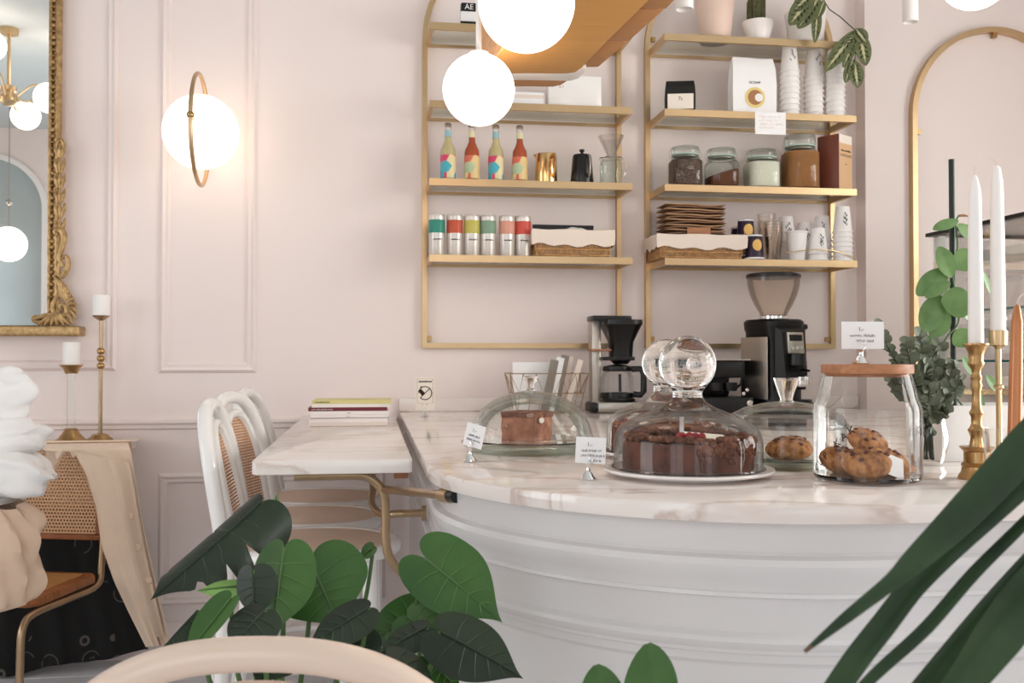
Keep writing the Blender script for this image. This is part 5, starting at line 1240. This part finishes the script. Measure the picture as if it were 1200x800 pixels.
# ================================================================== BAR CHAIRS
mat('seat_panel', '#e6cdb8', 0.5, noise_amt=.2, noise_scale=40)
cane_mat('cane_fine', .0095, .0095, '#c48a55', .27, 'YZ')
cane_mat('cane_back', .0125, .0128, '#c99a70', .28, 'XZ')
def chair_parts(t, hs, top, inner_top, face='X', rakes=(.0, .075), w0=.185, w1=.20, tube_r=.0165, m_='white_gloss'):
    """bentwood chair facing +X: round seat, tall outer hoop, inner hoop with cane, four legs and a foot ring"""
    XB = -.225
    n = 30; seat = lambda a, k=1: ((.235 if math.cos(a) > 0 else .24) * k * math.cos(a), .215 * k * math.sin(a))
    MB().tube([(*seat(2 * PI * i / n), hs - .018) for i in range(n)], .021, 10, closed=True, flat=(1.0, 1.0)).build('seat_ring', m_, t)
    MB().prism([seat(2 * PI * i / n, .93) for i in range(n)], hs - .012, hs - .002).build('seat_panel', 'seat_panel', t)
    def hoop(w, zt, x0, x1, z0, flare):
        P = [Vector((x0, -w, z0)), Vector((x0 - (x1 - x0) * -.25, -w * flare, z0 + (zt - z0) * .35))]
        P = []
        for i in range(25):
            s = i / 24; a = PI * s
            z = z0 + (zt - z0) * (math.sin(a) ** .62); y_ = -math.cos(a); y_ = math.copysign(abs(y_) ** .8, y_) * w * (1 + (flare - 1) * math.sin(a))
            f = (z - z0) / (zt - z0); P.append(Vector((x0 - (x1 * f + .25 * x1 * f * f), y_, z)))
        return P
    oh = hoop(w0, top, XB + .01, .062, hs - .02, 1.06)
    MB().tube(oh, tube_r, 10).build('back_hoop', m_, t)
    ih = hoop(w0 * .60, inner_top, XB + .02, .060, hs - .01, 1.02)
    MB().tube(ih, tube_r * .75, 8).build('inner_hoop', m_, t)
    mb = MB(); h = len(ih) // 2
    mb.grid(lambda u, v: tuple(ih[int(round(u * h))].lerp(ih[len(ih) - 1 - int(round(u * h))], v)), h, 6); mb.build('cane_panel', 'cane_fine', t)
    for sy in (-1, 1):
        MB().tube([(XB + .012, sy * w0, hs - .02), (XB - .0, sy * w0 * 1.02, hs * .5), (XB - .045, sy * w0 * 1.12, 0)], [tube_r, tube_r * .95, tube_r * .75], 10).build('rear_leg', m_, t)
        MB().tube([(.165, sy * .145, hs - .03), (.175, sy * .15, hs * .5), (.20, sy * .18, 0)], [tube_r, tube_r * .95, tube_r * .75], 10).build('front_leg', m_, t)
    zr = hs * .42; MB().tube([(.19 * math.cos(2 * PI * i / 28), .17 * math.sin(2 * PI * i / 28), zr) for i in range(28)], .011, 8, closed=True).build('foot_ring', m_, t)
def make_bar_chair(loc, rz, label):
    t = thing('bar_chair', label, 'bar chair', loc, rz, 'white bentwood bar chairs'); chair_parts(t, .735, 1.125, 1.07, tube_r=.0215); return t
ch = make_bar_chair((-.165, 2.90, 0), math.radians(-2), 'white bentwood bar chair at the free end of the marble table')
dup(ch, (-.20, 3.37, 0), math.radians(-19), 'white bentwood bar chair at the middle of the marble table')
dup(ch, (-.19, 3.83, 0), math.radians(-12), 'white bentwood bar chair at the wall end of the marble table')
# ---- foreground chair, seen from behind
c = atY(305, 766, 1.10)
t = thing('bentwood_chair', 'white bentwood chair toned beige for shade, with a broad rounded back before the plant', 'chair', (c.x, 1.10, 0), math.radians(-8))
mat('shaded_white_gloss', '#e0c9b8', .28, coat=.2)  # white bentwood in shade, the shade worked into this beige colour
def ell(a, b, zt, dy=0, n=40, z0=None):
    P = []
    for i in range(n + 1):
        s = PI * i / n; x = -a * math.cos(s); P.append(Vector((math.copysign(abs(math.cos(s)) ** .85, x) * a, dy, zt - b + b * math.sin(s))))
    return P
oh = ell(.232, .15, c.z); MB().tube([(-.19, .02, .0), (-.20, .015, .45)] + oh + [(.20, .015, .45), (.19, .02, 0)], .0195, 12).build('back_hoop', 'shaded_white_gloss', t)
ih = ell(.145, .16, c.z - .042, .004); MB().tube([(-.11, .012, .48)] + ih + [(.11, .012, .48)], .0125, 10).build('inner_hoop', 'shaded_white_gloss', t)
n = 30; MB().tube([(.205 * math.cos(2 * PI * i / n), .21 + .205 * math.sin(2 * PI * i / n), .455) for i in range(n)], .02, 10, closed=True).build('seat_ring', 'shaded_white_gloss', t)
MB().prism([(.19 * math.cos(2 * PI * i / n), .21 + .19 * math.sin(2 * PI * i / n)) for i in range(n)], .458, .468).build('seat_panel', 'seat_panel', t)
for s in (-1, 1): MB().tube([(s * .14, .36, .44), (s * .17, .39, 0)], [.017, .013], 10).build('front_leg', 'shaded_white_gloss', t)

# ================================================================== CONSOLE, CANDLES, CHAIR AND COAT
A_ = atY(0, 700, 4.08); B_ = atY(172, 700, 4.15)
KT = atY(83, 516.5, 4.20).z
t = thing('console_table', 'narrow console against the panelled wall under a white runner', 'console table', (0, 0, 0))
d_ = (B_ - A_); A2 = A_ - d_ * .9
front = lambda s, o=0: (A2.x + (B_.x - A2.x) * s, A2.y + (B_.y - A2.y) * s + o)
poly = [(A2.x, 4.272), (A2.x, A2.y + .03), front(.93, .03), (front(.93)[0], 4.272)]
MB().prism(poly, KT - .035, KT - .004).build('top', 'paint_white', t, bevel=.003)
for s in (.05, .34): x, y_ = front(s, .06); MB().box(x - .02, x + .02, y_ - .02, y_ + .02, 0, KT - .035).build('leg', 'paint_white', t); MB().box(x - .02, x + .02, 4.235, 4.272, 0, KT - .035).build('leg', 'paint_white', t)
m_ = mat('black_print', '#0b0a0a', .8); nt = m_.node_tree; b_ = nt.nodes['Principled BSDF']
tc = nt.nodes.new('ShaderNodeTexCoord'); mp = nt.nodes.new('ShaderNodeMapping'); mp.inputs['Scale'].default_value = (9.5, .01, 8.0); vo = nt.nodes.new('ShaderNodeTexVoronoi'); vo.inputs['Scale'].default_value = 1.0; vo.inputs['Randomness'].default_value = .55
nt.links.new(tc.outputs['Object'], mp.inputs[0]); nt.links.new(mp.outputs[0], vo.inputs['Vector'])
nz_ = nt.nodes.new('ShaderNodeTexNoise'); nz_.inputs['Scale'].default_value = 60; nt.links.new(tc.outputs['Object'], nz_.inputs['Vector'])
r1 = _math(nt, 'SUBTRACT', vo.outputs['Distance'], None, .30); r2 = _math(nt, 'ABSOLUTE', r1); r3 = _math(nt, 'LESS_THAN', r2, None, .018)
i1 = _math(nt, 'LESS_THAN', vo.outputs['Distance'], None, .2); i2 = _math(nt, 'GREATER_THAN', nz_.outputs['Fac'], None, .62); i3 = _math(nt, 'MULTIPLY', i1, i2); mxn = _math(nt, 'MAXIMUM', r3, i3)
n3 = nt.nodes.new('ShaderNodeTexNoise'); n3.inputs['Scale'].default_value = 7; nt.links.new(tc.outputs['Object'], n3.inputs['Vector']); g3 = _math(nt, 'GREATER_THAN', n3.outputs['Fac'], None, .47); mk = _math(nt, 'MULTIPLY', mxn, g3)
mx = nt.nodes.new('ShaderNodeMix'); mx.data_type = 'RGBA'; mx.inputs['A'].default_value = lin('#0b0a0a'); mx.inputs['B'].default_value = lin('#5a5650'); nt.links.new(mk, mx.inputs['Factor']); nt.links.new(mx.outputs['Result'], b_.inputs['Base Color'])
mb = MB()
mb.grid(lambda u, v: (front(u)[0] - (.10 + .085) * max(0, u - .3) / .7 * (1 - v) , front(u, -.004)[1] + (.030 + .008 * math.sin(u * 34) + .004 * math.sin(u * 70 + 1)) * v, KT - .04 - (KT - .05 - .055 * max(0, (u - .47) / .53) - .006 * (math.sin(u * 21) + 1)) * v), 70, 10)
tag(mb.build('printed_cloth', 'black_print', thick=.003), 'black cloth printed with pale line faces hanging from the console', 'cloth')
mb = MB(); mb.prism([(A2.x, 4.27), (A2.x, A2.y + .01), front(.95, .01), (front(.95)[0], 4.27)], KT - .003, KT); rn = mb.build('table_runner', 'linen'); tag(rn, 'white cloth runner on top of the console', 'runner')
def pillar(name, px, pz, Y, z0, r, h, label):
    x = atY(px, pz, Y).x; t_ = thing(name, label, 'candle', (x, Y, z0))
    MB().lathe([(0, 0), (r * .97, 0), (r, .003), (r, h - .008), (r * .9, h - .001), (r * .5, h - .002), (0, h - .004)], 28).build('wax', 'wax', t_); MB().tube([(0, 0, h - .004), (.001, 0, h + .010)], .0012, 5).build('wick', 'linen', t_)
YK = 4.20; sc_ = YK / F / 1.045
x = atY(83, 516, YK).x
t = thing('glass_candlestick', 'brass candle holder with a clear glass stem and flared foot', 'candlestick', (x, YK, KT + .0005))
MB().lathe([(0, 0), (.060, 0), (.062, .003), (.050, .010), (.034, .030), (.024, .046), (.026, .050), (0, .052)], 36).build('foot', 'brass_old', t)
zt = (516 - 438) * sc_; MB().lathe([(0, .052), (.016, .052), (.016, zt), (0, zt)], 24).build('stem', 'glass', t)
MB().lathe([(0, zt), (.024, zt), (.025, zt + .004), (.030, zt + .018), (.044, zt + .032), (.046, zt + .035), (.042, zt + .036), (0, zt + .034)], 36).build('dish', 'brass_old', t)
pillar('pillar_candle', 83, 516, YK, KT + zt + .036, .034, .092, 'short white pillar candle on the glass stemmed holder')
x = atY(117.5, 514, YK).x
t = thing('brass_candlestick', 'tall thin brass candlestick with three balls on its rod', 'candlestick', (x, YK, KT + .0005)); zt = (514 - 374) * sc_
sqp = MB().lathe([(0, 0), (.050, 0), (.051, .006), (.036, .016), (.030, .026), (.010, .030), (0, .031)], 6).build('foot', 'brass_old', t)
MB().tube([(0, 0, .03), (0, 0, zt)], .0075, 12).build('rod', 'brass_pipe', t)
for q_ in (410, 418.5, 427): MB().ball((0, 0, (514 - q_) * sc_), .0155, 16).build('ball', 'brass_old', t)
MB().lathe([(0, zt - .002), (.012, zt), (.030, zt + .014), (.034, zt + .018), (0, zt + .019)], 28).build('dish', 'brass_pipe', t)
pillar('pillar_candle', 117.5, 514, YK, KT + zt + .020, .0345, .084, 'short white pillar candle on the tall thin candlestick')
# ---- cane chair
t = thing('cane_chair', 'tubular chair with woven cane backrest and brown wooden seat', 'chair', (-1.231, 3.675, 0), math.radians(-15))
MB().prism([(-.17, -.205), (.17, -.205), (.20, -.17), (.20, .16), (.17, .20), (-.17, .20), (-.20, .16), (-.20, -.17)], .435, .468).build('seat_frame', 'wood_seat', t, bevel=.010)
MB().prism([(-.15, -.16), (.15, -.16), (.16, -.13), (.16, .13), (.15, .16), (-.15, .16), (-.16, .13), (-.16, -.13)], .466, .4705).build('seat_cane', 'cane_seat', t)
def back(zo): return
for s in (-1, 1):
    MB().tube(smooth([(s * .195, .235, .94), (s * .195, .225, .70), (s * .195, .21, .50), (s * .195, .18, .425), (s * .195, .0, .42), (s * .195, -.20, .42), (s * .195, -.262, .39), (s * .195, -.275, .30), (s * .195, -.275, .06), (s * .195, -.24, .012), (s * .195, .20, .012)], 5), .0125, 10).build('tube_frame', 'brass_pipe', t)
b = MB().box(-.185, .185, -.009, .009, 0, .022).box(-.185, .185, -.009, .009, .333, .355).box(-.185, -.165, -.009, .009, .022, .333).box(.165, .185, -.009, .009, .022, .333).build('back_frame', 'wood_seat', t, bevel=.004)
b.location = (0, .222, .582); b.rotation_euler = (-.05, 0, 0)
o = MB().box(-.165, .165, -.0015, .0015, .022, .333).build('cane_panel', 'cane_back', t); o.location = (0, .222, .582); o.rotation_euler = (-.05, 0, 0)
# ---- coat over the chair back
YC = 3.77
Lc = [(48, 520), (50, 526), (86, 527), (101, 556), (112, 592), (119, 640), (134, 682), (152, 720), (171, 758)]
Rc = [(150, 518), (153, 528), (156, 545), (161, 575), (165, 605), (172, 640), (181, 680), (189, 716), (198, 755)]
def coat_pt(u, v):
    k_ = v * (len(Lc) - 1); i = min(int(k_), len(Lc) - 2); f = k_ - i
    l = Vector(Lc[i]).lerp(Vector(Lc[i + 1]), f); r = Vector(Rc[i]).lerp(Vector(Rc[i + 1]), f); p_ = l.lerp(r, u)
    dy = .012 * math.sin(u * 7 + v * 2) * (.3 + v) + .006 * math.sin(u * 15 + 1) * v
    if v < .12: dy += .10 * (1 - v / .12) ** 2
    if abs(u - .62) < .03 and v > .3: dy += .02
    return tuple(atY(p_.x, p_.y, YC + dy))
t = thing('long_coat', 'long beige coat draped over the cane chair back', 'coat', (0, 0, 0))
mb = MB(); mb.grid(coat_pt, 34, 50); mb.build('front_panel', 'coat', t, thick=.006, angle=60)
mb = MB(); mb.grid(lambda u, v: tuple(Vector(coat_pt(.60 + .36 * u + .02 * math.sin(v * 4), .22 + .74 * v)) + Vector((0, -.022 - .008 * math.sin(u * 5), 0))), 12, 30); mb.build('lapel_panel', 'coat', t, thick=.005, angle=60)
mb = MB(); mb.grid(lambda u, v: tuple(Vector(coat_pt(u, .02)) + Vector((.01 * math.sin(u * 9), .025 + .05 * (1 - (1 - v) ** 2),   .012 * (1 - v) - .24 * v * v))), 16, 14); mb.build('back_panel', 'coat', t, thick=.006, angle=60)
for u_, v_ in ((.86, .62), (.93, .74), (.82, .5)):
    a = Vector(coat_pt(u_, v_)) + Vector((0, -.034, 0)); o = MB().lathe([(0, 0), (.012, 0), (.013, .002), (.011, .005), (0, .004)], 18).build('button', 'bag_cloth', t); o.location = a; o.rotation_euler = (PI / 2, 0, 0)
# ---- round table with white jacket, cloth bag
RT = Vector((-1.37, 3.12, 0)); RZ = .862
t = thing('round_table', 'small round white table at the panelled wall side', 'table', RT)
MB().lathe([(0, RZ - .03), (.33, RZ - .03), (.352, RZ - .022), (.355, RZ - .010), (.35, RZ - .002), (0, RZ)], 48).build('table_top', 'white_gloss', t)
MB().lathe([(0, .02), (.025, .02), (.025, RZ - .05), (.08, RZ - .03), (0, RZ - .03)], 20).build('column', 'white_gloss', t); MB().lathe([(0, 0), (.20, 0), (.20, .01), (.05, .02), (0, .02)], 32).build('foot', 'white_gloss', t)
def blob(mb, c, rx, ry, rz, seed, amp=.18, fr=2.2, n=22, flat=True):
    c = Vector(c)
    def fn(u, v):
        a = 2 * PI * v; ph = PI * u; d = Vector((math.sin(ph) * math.cos(a), math.sin(ph) * math.sin(a), math.cos(ph)))
        k_ = 1 + amp * noise.fractal(d * fr + Vector((seed, 0, 0)), .9, 2, 3) - amp * .6 * abs(noise.noise(d * fr * 2 + Vector((0, seed, 0))))
        q_ = Vector((d.x * rx, d.y * ry, d.z * rz)) * k_; q_ += c
        if flat: q_.z = max(q_.z, RZ + .001)
        return tuple(q_)
    mb.grid(fn, n, n + 8); return mb
t = thing('white_jacket', 'crumpled white jacket heaped on the round table', 'jacket', (0, 0, 0))
jx = atY(0, 540, 3.03).x
def fold(c, rx, ry, rz, seed, nm, tilt=0):
    c = Vector(c); mb = MB()
    def fn(u, v):
        a = 2 * PI * v; ph = PI * u; d = Vector((math.sin(ph) * math.cos(a), math.sin(ph) * math.sin(a), math.cos(ph)))
        k_ = 1 + .16 * noise.noise(d * 1.5 + Vector((seed, 0, 0))) + .075 * math.sin(7 * (d.x * .7 + d.z + seed) + 3.5 * noise.noise(d * 2 + Vector((0, seed, 0)))) + .05 * noise.noise(d * 4 + Vector((seed, 1, 0)))
        q_ = Vector((d.x * rx, d.y * ry, d.z * rz)) * k_; q_.z += tilt * q_.x; q_ += c; q_.z = max(q_.z, RZ + .001); return tuple(q_)
    mb.grid(fn, 30, 44); mb.build(nm, 'white_cloth', t, angle=70)
fold((jx - .01, 3.02, RZ + .075), .155, .12, .085, 1.3, 'folded_body', -.15)
fold((jx - .03, 3.06, RZ + .155), .145, .10, .07, 4.7, 'sleeve', .12)
fold((jx - .05, 3.09, RZ + .27), .125, .075, .095, 7.7, 'hood', .2)
t = thing('cloth_bag', 'crumpled beige cloth bag hanging below the round white table', 'bag', (0, 0, 0))
mb = MB(); bc = atY(-26, 640, 2.98)
def bagp(u, v):
    a = 2 * PI * v; z = .84 - .29 * u; w_ = (.10 + .045 * math.sin(PI * (u ** .8)) + .02 * u) * (1 if u < .97 else .6)
    k_ = 1 + .13 * abs(math.sin(a * 4 + u * 5)) * (1 - u * .4) + .06 * math.sin(a * 11 - u * 7) + .22 * noise.noise(Vector((math.cos(a) * 2, math.sin(a) * 2, u * 3)))
    return (bc.x + w_ * k_ * math.cos(a), 3.0 + .07 * k_ * math.sin(a), z + .01 * math.sin(a * 3))
mb.grid(bagp, 22, 48); mb.build('sack', 'bag_cloth', t, angle=60)
MB().tube(smooth([(bc.x - .06, 2.99, .82), (bc.x - .03, 2.97, .835), (bc.x + .03, 2.97, .835), (bc.x + .06, 2.99, .82)], 5), .006, 6).build('strap', 'bag_cloth', t)

# ================================================================== FOREGROUND PLANTS
MC = Vector((-.16, 1.78, 0))
t = thing('monstera_plant', 'potted monstera with big glossy leaves before the bar chairs', 'potted plant', MC)
MB().lathe([(0, 0), (.10, 0), (.105, .01), (.135, .25), (.14, .265), (.125, .265), (.12, .24), (0, .24)], 36).build('pot', 'ceramic', t)
MB().lathe([(0, .24), (.12, .24), (.11, .25), (0, .252)], 24).build('soil', 'black_matte', t)
def ml(bp, tp, Yb, Yt, wpx, nh, m_, stem=True, **kw):
    b = atY(bp[0], bp[1], Yb) - MC; e = atY(tp[0], tp[1], Yt) - MC; W = wpx * Yb / F
    l = leaf('leaf', b, e, W, nh, m_, t, nu=40, nv=14, **kw)
    if stem:
        r0 = Vector((b.x * .15, b.y * .15, .245)); path = smooth([r0, r0.lerp(b, .4) + Vector((0, 0, .10)), b.lerp(r0, .15) + Vector((0, 0, -.02)), b], 6)
        MB().tube(path, [.0055 - .002 * i / (len(path) - 1) for i in range(len(path))], 8).build('petiole', 'stem', t)
    L = (e - b).length
    dr, fo = kw.get('droop', .15), kw.get('fold', .15)
    mb = MB(); mb.tube([(L * s, 0, -dr * L * s * s + .0012) for s in (0, .2, .4, .6, .8, .96)], [.0022, .002, .0017, .0013, .001, .0005], 6); mb.build('midrib', 'stem_dark' if m_ == 'monstera_dark' else 'stem', l)
    pt_ = leaf_mesh.pt; vb = MB()
    for sg in (-1, 1):
        for s0 in (.30, .42, .54, .66, .78): vb.tube([(lambda q_: (q_[0], q_[1], q_[2] + .0008))(pt_(s0 + .05 * f, f * .88, sg)) for f in (.06, .35, .65, 1)], [.0009, .0007, .0005, .0003], 5)
    if wpx > 40: vb.build('side_veins', 'vein_dark' if m_ == 'monstera_dark' else 'vein', l)
    return l
mat('vein', '#5d8447', .4); mat('vein_dark', '#34472f', .4)
up = (0, -.75, .66)
ml((307, 588), (178, 707), 1.78, 1.62, 135, (.25, -.05, 1), 'monstera_dark', lobes=.12, roll=1.75, droop=-.03, notch=((.42, -1, .75, .035), (.42, 1, .75, .035), (.58, -1, .6, .04), (.58, 1, .6, .04), (.74, -1, .45, .04), (.74, 1, .45, .04)))
ml((322, 652), (324, 577), 1.80, 1.80, 27, (.25, -1, .1), 'monstera_young', lobes=.15, fold=.35, droop=.02)
ml((333, 642), (318, 742), 1.66, 1.58, 82, (-.15, -.95, .35), 'monstera', lobes=.22, fold=-.45, droop=.1)
ml((296, 668), (298, 728), 1.60, 1.58, 54, (-.3, -.9, .3), 'monstera_dark', lobes=.2, fold=-.4, droop=.05)
ml((366, 662), (398, 735), 1.74, 1.66, 112, (.05, -.95, .35), 'monstera', lobes=.36, fold=.06, droop=.03)
ml((432, 712), (358, 757), 1.58, 1.52, 52, (.25, -.55, .8), 'monstera_dark', lobes=.15, fold=-.25, droop=.05)
ml((292, 686), (230, 690), 1.66, 1.62, 34, (0, -.6, .8), 'monstera_young', lobes=.15, fold=-.3, droop=.05)
ml((232, 716), (178, 772), 1.56, 1.48, 50, (-.5, -.5, .8), 'monstera_dark', lobes=.1, fold=-.9, droop=.02)
ml((270, 702), (212, 775), 1.55, 1.50, 40, (-.3, -.7, .6), 'monstera', lobes=.15, fold=.35, droop=.02)
ml((310, 715), (268, 760), 1.52, 1.46, 60, (0, -.7, .7), 'monstera_dark', lobes=.2, fold=-.3, droop=.05)
ml((500, 655), (587, 724), 1.62, 1.52, 88, (-.25, -.78, .62), 'monstera', lobes=.30, fold=.12, droop=.10)
ml((516, 740), (614, 790), 1.46, 1.40, 84, (-.1, -.62, .8), 'monstera_dark', lobes=.22, fold=-.12, droop=.08)
ml((492, 712), (424, 760), 1.66, 1.60, 50, (.2, -.7, .7), 'monstera', lobes=.2, fold=.2, droop=.05)
ml((478, 722), (520, 755), 1.62, 1.56, 60, (0, -.8, .5), 'monstera', lobes=.2, fold=.15, droop=.05)
ml((500, 735), (440, 765), 1.50, 1.46, 42, (.1, -.55, .85), 'monstera_dark', lobes=.2, fold=-.25, droop=.08)
ml((455, 768), (512, 806), 1.45, 1.40, 48, (0, -.6, .8), 'monstera_dark', lobes=.2, fold=-.2, droop=.05)
ml((500, 770), (540, 808), 1.50, 1.45, 46, (0, -.8, .5), 'monstera', lobes=.2, fold=.2, droop=.05)
ml((330, 755), (300, 800), 1.60, 1.55, 70, (0, -.7, .7), 'monstera_dark', lobes=.2, fold=.1, droop=.05)
ml((400, 750), (430, 800), 1.60, 1.55, 80, (0, -.7, .7), 'monstera_dark', lobes=.2, fold=.1, droop=.05)
ml((438, 640), (420, 655), 1.86, 1.86, 18, up, 'monstera', lobes=.15)
# low plant in front of the counter
LC = Vector((.235, 1.12, 0))
t2 = thing('low_leafy_plant', 'low dark leafy plant in a pot at the foot of the curved counter', 'potted plant', LC)
MB().lathe([(0, 0), (.075, 0), (.08, .01), (.10, .20), (.104, .21), (.092, .21), (.09, .19), (0, .19)], 32).build('pot', 'ceramic', t2); MB().lathe([(0, .19), (.09, .19), (.08, .20), (0, .2)], 20).build('soil', 'black_matte', t2)
for bp, tp, w_, nh in (((770, 880), (762, 757), 78, (.1, -.9, .4)), ((716, 870), (700, 782), 58, (-.1, -.9, .4)), ((800, 900), (840, 830), 60, (.2, -.8, .5)), ((740, 900), (650, 850), 60, (-.3, -.7, .6))):
    b = atY(*bp, 1.14) - LC; e = atY(*tp, 1.10) - LC
    leaf('leaf', b, e, w_ * 1.12 / F, nh, 'monstera', t2, shape='ellipse', fold=-.15, droop=.04, lobes=0, nu=16, nv=12)
    MB().tube(smooth([(b.x * .2, b.y * .2, .2), (b.x * .6, b.y * .6, .2 + (b.z - .2) * .5), b], 6), .004, 6).build('petiole', 'stem', t2)
# strap-leaved palm at the side
PC = Vector((.92, .92, 0))
t3 = thing('strap_leaf_palm', 'palm with long dark strap leaves arching before the counter', 'potted plant', PC)
MB().lathe([(0, 0), (.13, 0), (.135, .01), (.16, .30), (.165, .315), (.15, .315), (.145, .28), (0, .28)], 36).build('pot', 'ceramic', t3); MB().lathe([(0, .28), (.145, .28), (.13, .29), (0, .292)], 24).build('soil', 'black_matte', t3)
mat('bark', '#8a7a62', .8, col2='#5f5240', noise_amt=1, noise_scale=30, stretch=(1, 1, 6))
MB().tube(smooth([(0, 0, .28), (.01, -.01, .7), (-.01, -.04, 1.1), (0, -.08, 1.46)], 6), [.017 - .011 * i / 18 for i in range(19)], 10).build('trunk', 'bark', t3)
CR_ = Vector((0, -.08, 1.42))
def blade(pts, widths, Y0, Y1, m_='blade', tipcol=True):
    n_ = len(pts); P = [atY(px, py, Y0 + (Y1 - Y0) * i / (n_ - 1)) - PC for i, (px, py) in enumerate(pts)]
    W = [w_ * Y0 / F for w_ in widths]; P = P + [P[-1].lerp(CR_, .55) + Vector((0, 0, .05)), CR_]; W = W + [W[-1] * .8, W[-1] * .45]
    S = smooth(P, 6); k_ = len(S); mb = MB()
    def wd(i):
        f = i / (k_ - 1) * (len(W) - 1); j = min(int(f), len(W) - 2); return W[j] + (W[j + 1] - W[j]) * (f - j)
    rows = []
    for i, p_ in enumerate(S):
        tg = (S[min(i + 1, k_ - 1)] - S[max(i - 1, 0)]).normalized(); view = (p_ + PC - Vector((0, 0, CZ))).normalized(); sd = tg.cross(view).normalized(); sd = (sd + view * .35).normalized(); nn = sd.cross(tg)
        h = wd(i) / 2; rows.append([p_ - sd * h + nn * h * .25, p_ - sd * h * .5 + nn * h * .06, p_, p_ + sd * h * .5 + nn * h * .06, p_ + sd * h + nn * h * .25])
    mb.add([q_ for r_ in rows for q_ in r_], [(i * 5 + j, i * 5 + j + 1, i * 5 + 6 + j, i * 5 + 5 + j) for i in range(k_ - 1) for j in range(4)])
    l = mb.build('strap_leaf', m_, t3, thick=.0008)
    if tipcol: MB().tube([tuple(S[0] * 1.0), tuple(S[1])], [.0012, W[0] * .42], 6, flat=(.3, 1)).build('dry_tip', 'tip_brown', l)
blade([(943, 763), (990, 724), (1045, 680), (1075, 652), (1130, 598), (1200, 522), (1290, 425)], [5, 15, 22, 34, 48, 56, 58], .74, .80)
blade([(955, 842), (1000, 775), (1035, 730), (1070, 685), (1115, 638), (1200, 558), (1290, 470)], [32, 33, 33, 32, 36, 44, 46], .78, .84)
blade([(985, 830), (1030, 785), (1085, 735), (1140, 672), (1200, 612), (1290, 520)], [12, 16, 18, 18, 17, 16], .76, .84)
blade([(1060, 830), (1100, 780), (1150, 718), (1200, 660), (1290, 560)], [28, 27, 24, 20, 18], .80, .86, 'blade')
blade([(1085, 850), (1135, 790), (1170, 742), (1210, 690), (1300, 590)], [30, 48, 62, 66, 60], .72, .80)
blade([(1148, 812), (1172, 768), (1200, 712), (1260, 620)], [3, 9, 12, 12], .84, .88)
blade([(1178, 768), (1192, 738), (1210, 700), (1260, 610)], [2, 5, 7, 9], .80, .88)
for ax, reach, hgt, wd_ in ((-.2, .34, .16, .036), (.5, .38, .10, .040), (1.2, .32, .22, .034), (1.9, .26, .30, .036), (.15, .20, .36, .030), (2.7, .22, .26, .032)):
    d = Vector((math.cos(ax), math.sin(ax), 0)); S = smooth([CR_, CR_ + d * reach * .35 + Vector((0, 0, hgt)), CR_ + d * reach * .75 + Vector((0, 0, hgt * .95)), CR_ + d * reach + Vector((0, 0, hgt * .35))], 8); k_ = len(S); rows = []
    for i, p_ in enumerate(S):
        sd = d.cross(Vector((0, 0, 1))); h = wd_ / 2 * (.35 + 2.2 * i / k_ if i < k_ * .3 else 1 - ((i / k_ - .3) / .72) ** 2); rows += [p_ - sd * h + Vector((0, 0, h * .3)), p_, p_ + sd * h + Vector((0, 0, h * .3))]
    MB().add(rows, [(i * 3 + j, i * 3 + j + 1, i * 3 + 4 + j, i * 3 + 3 + j) for i in range(k_ - 1) for j in range(2)]).build('strap_leaf', 'blade', t3, thick=.0008)
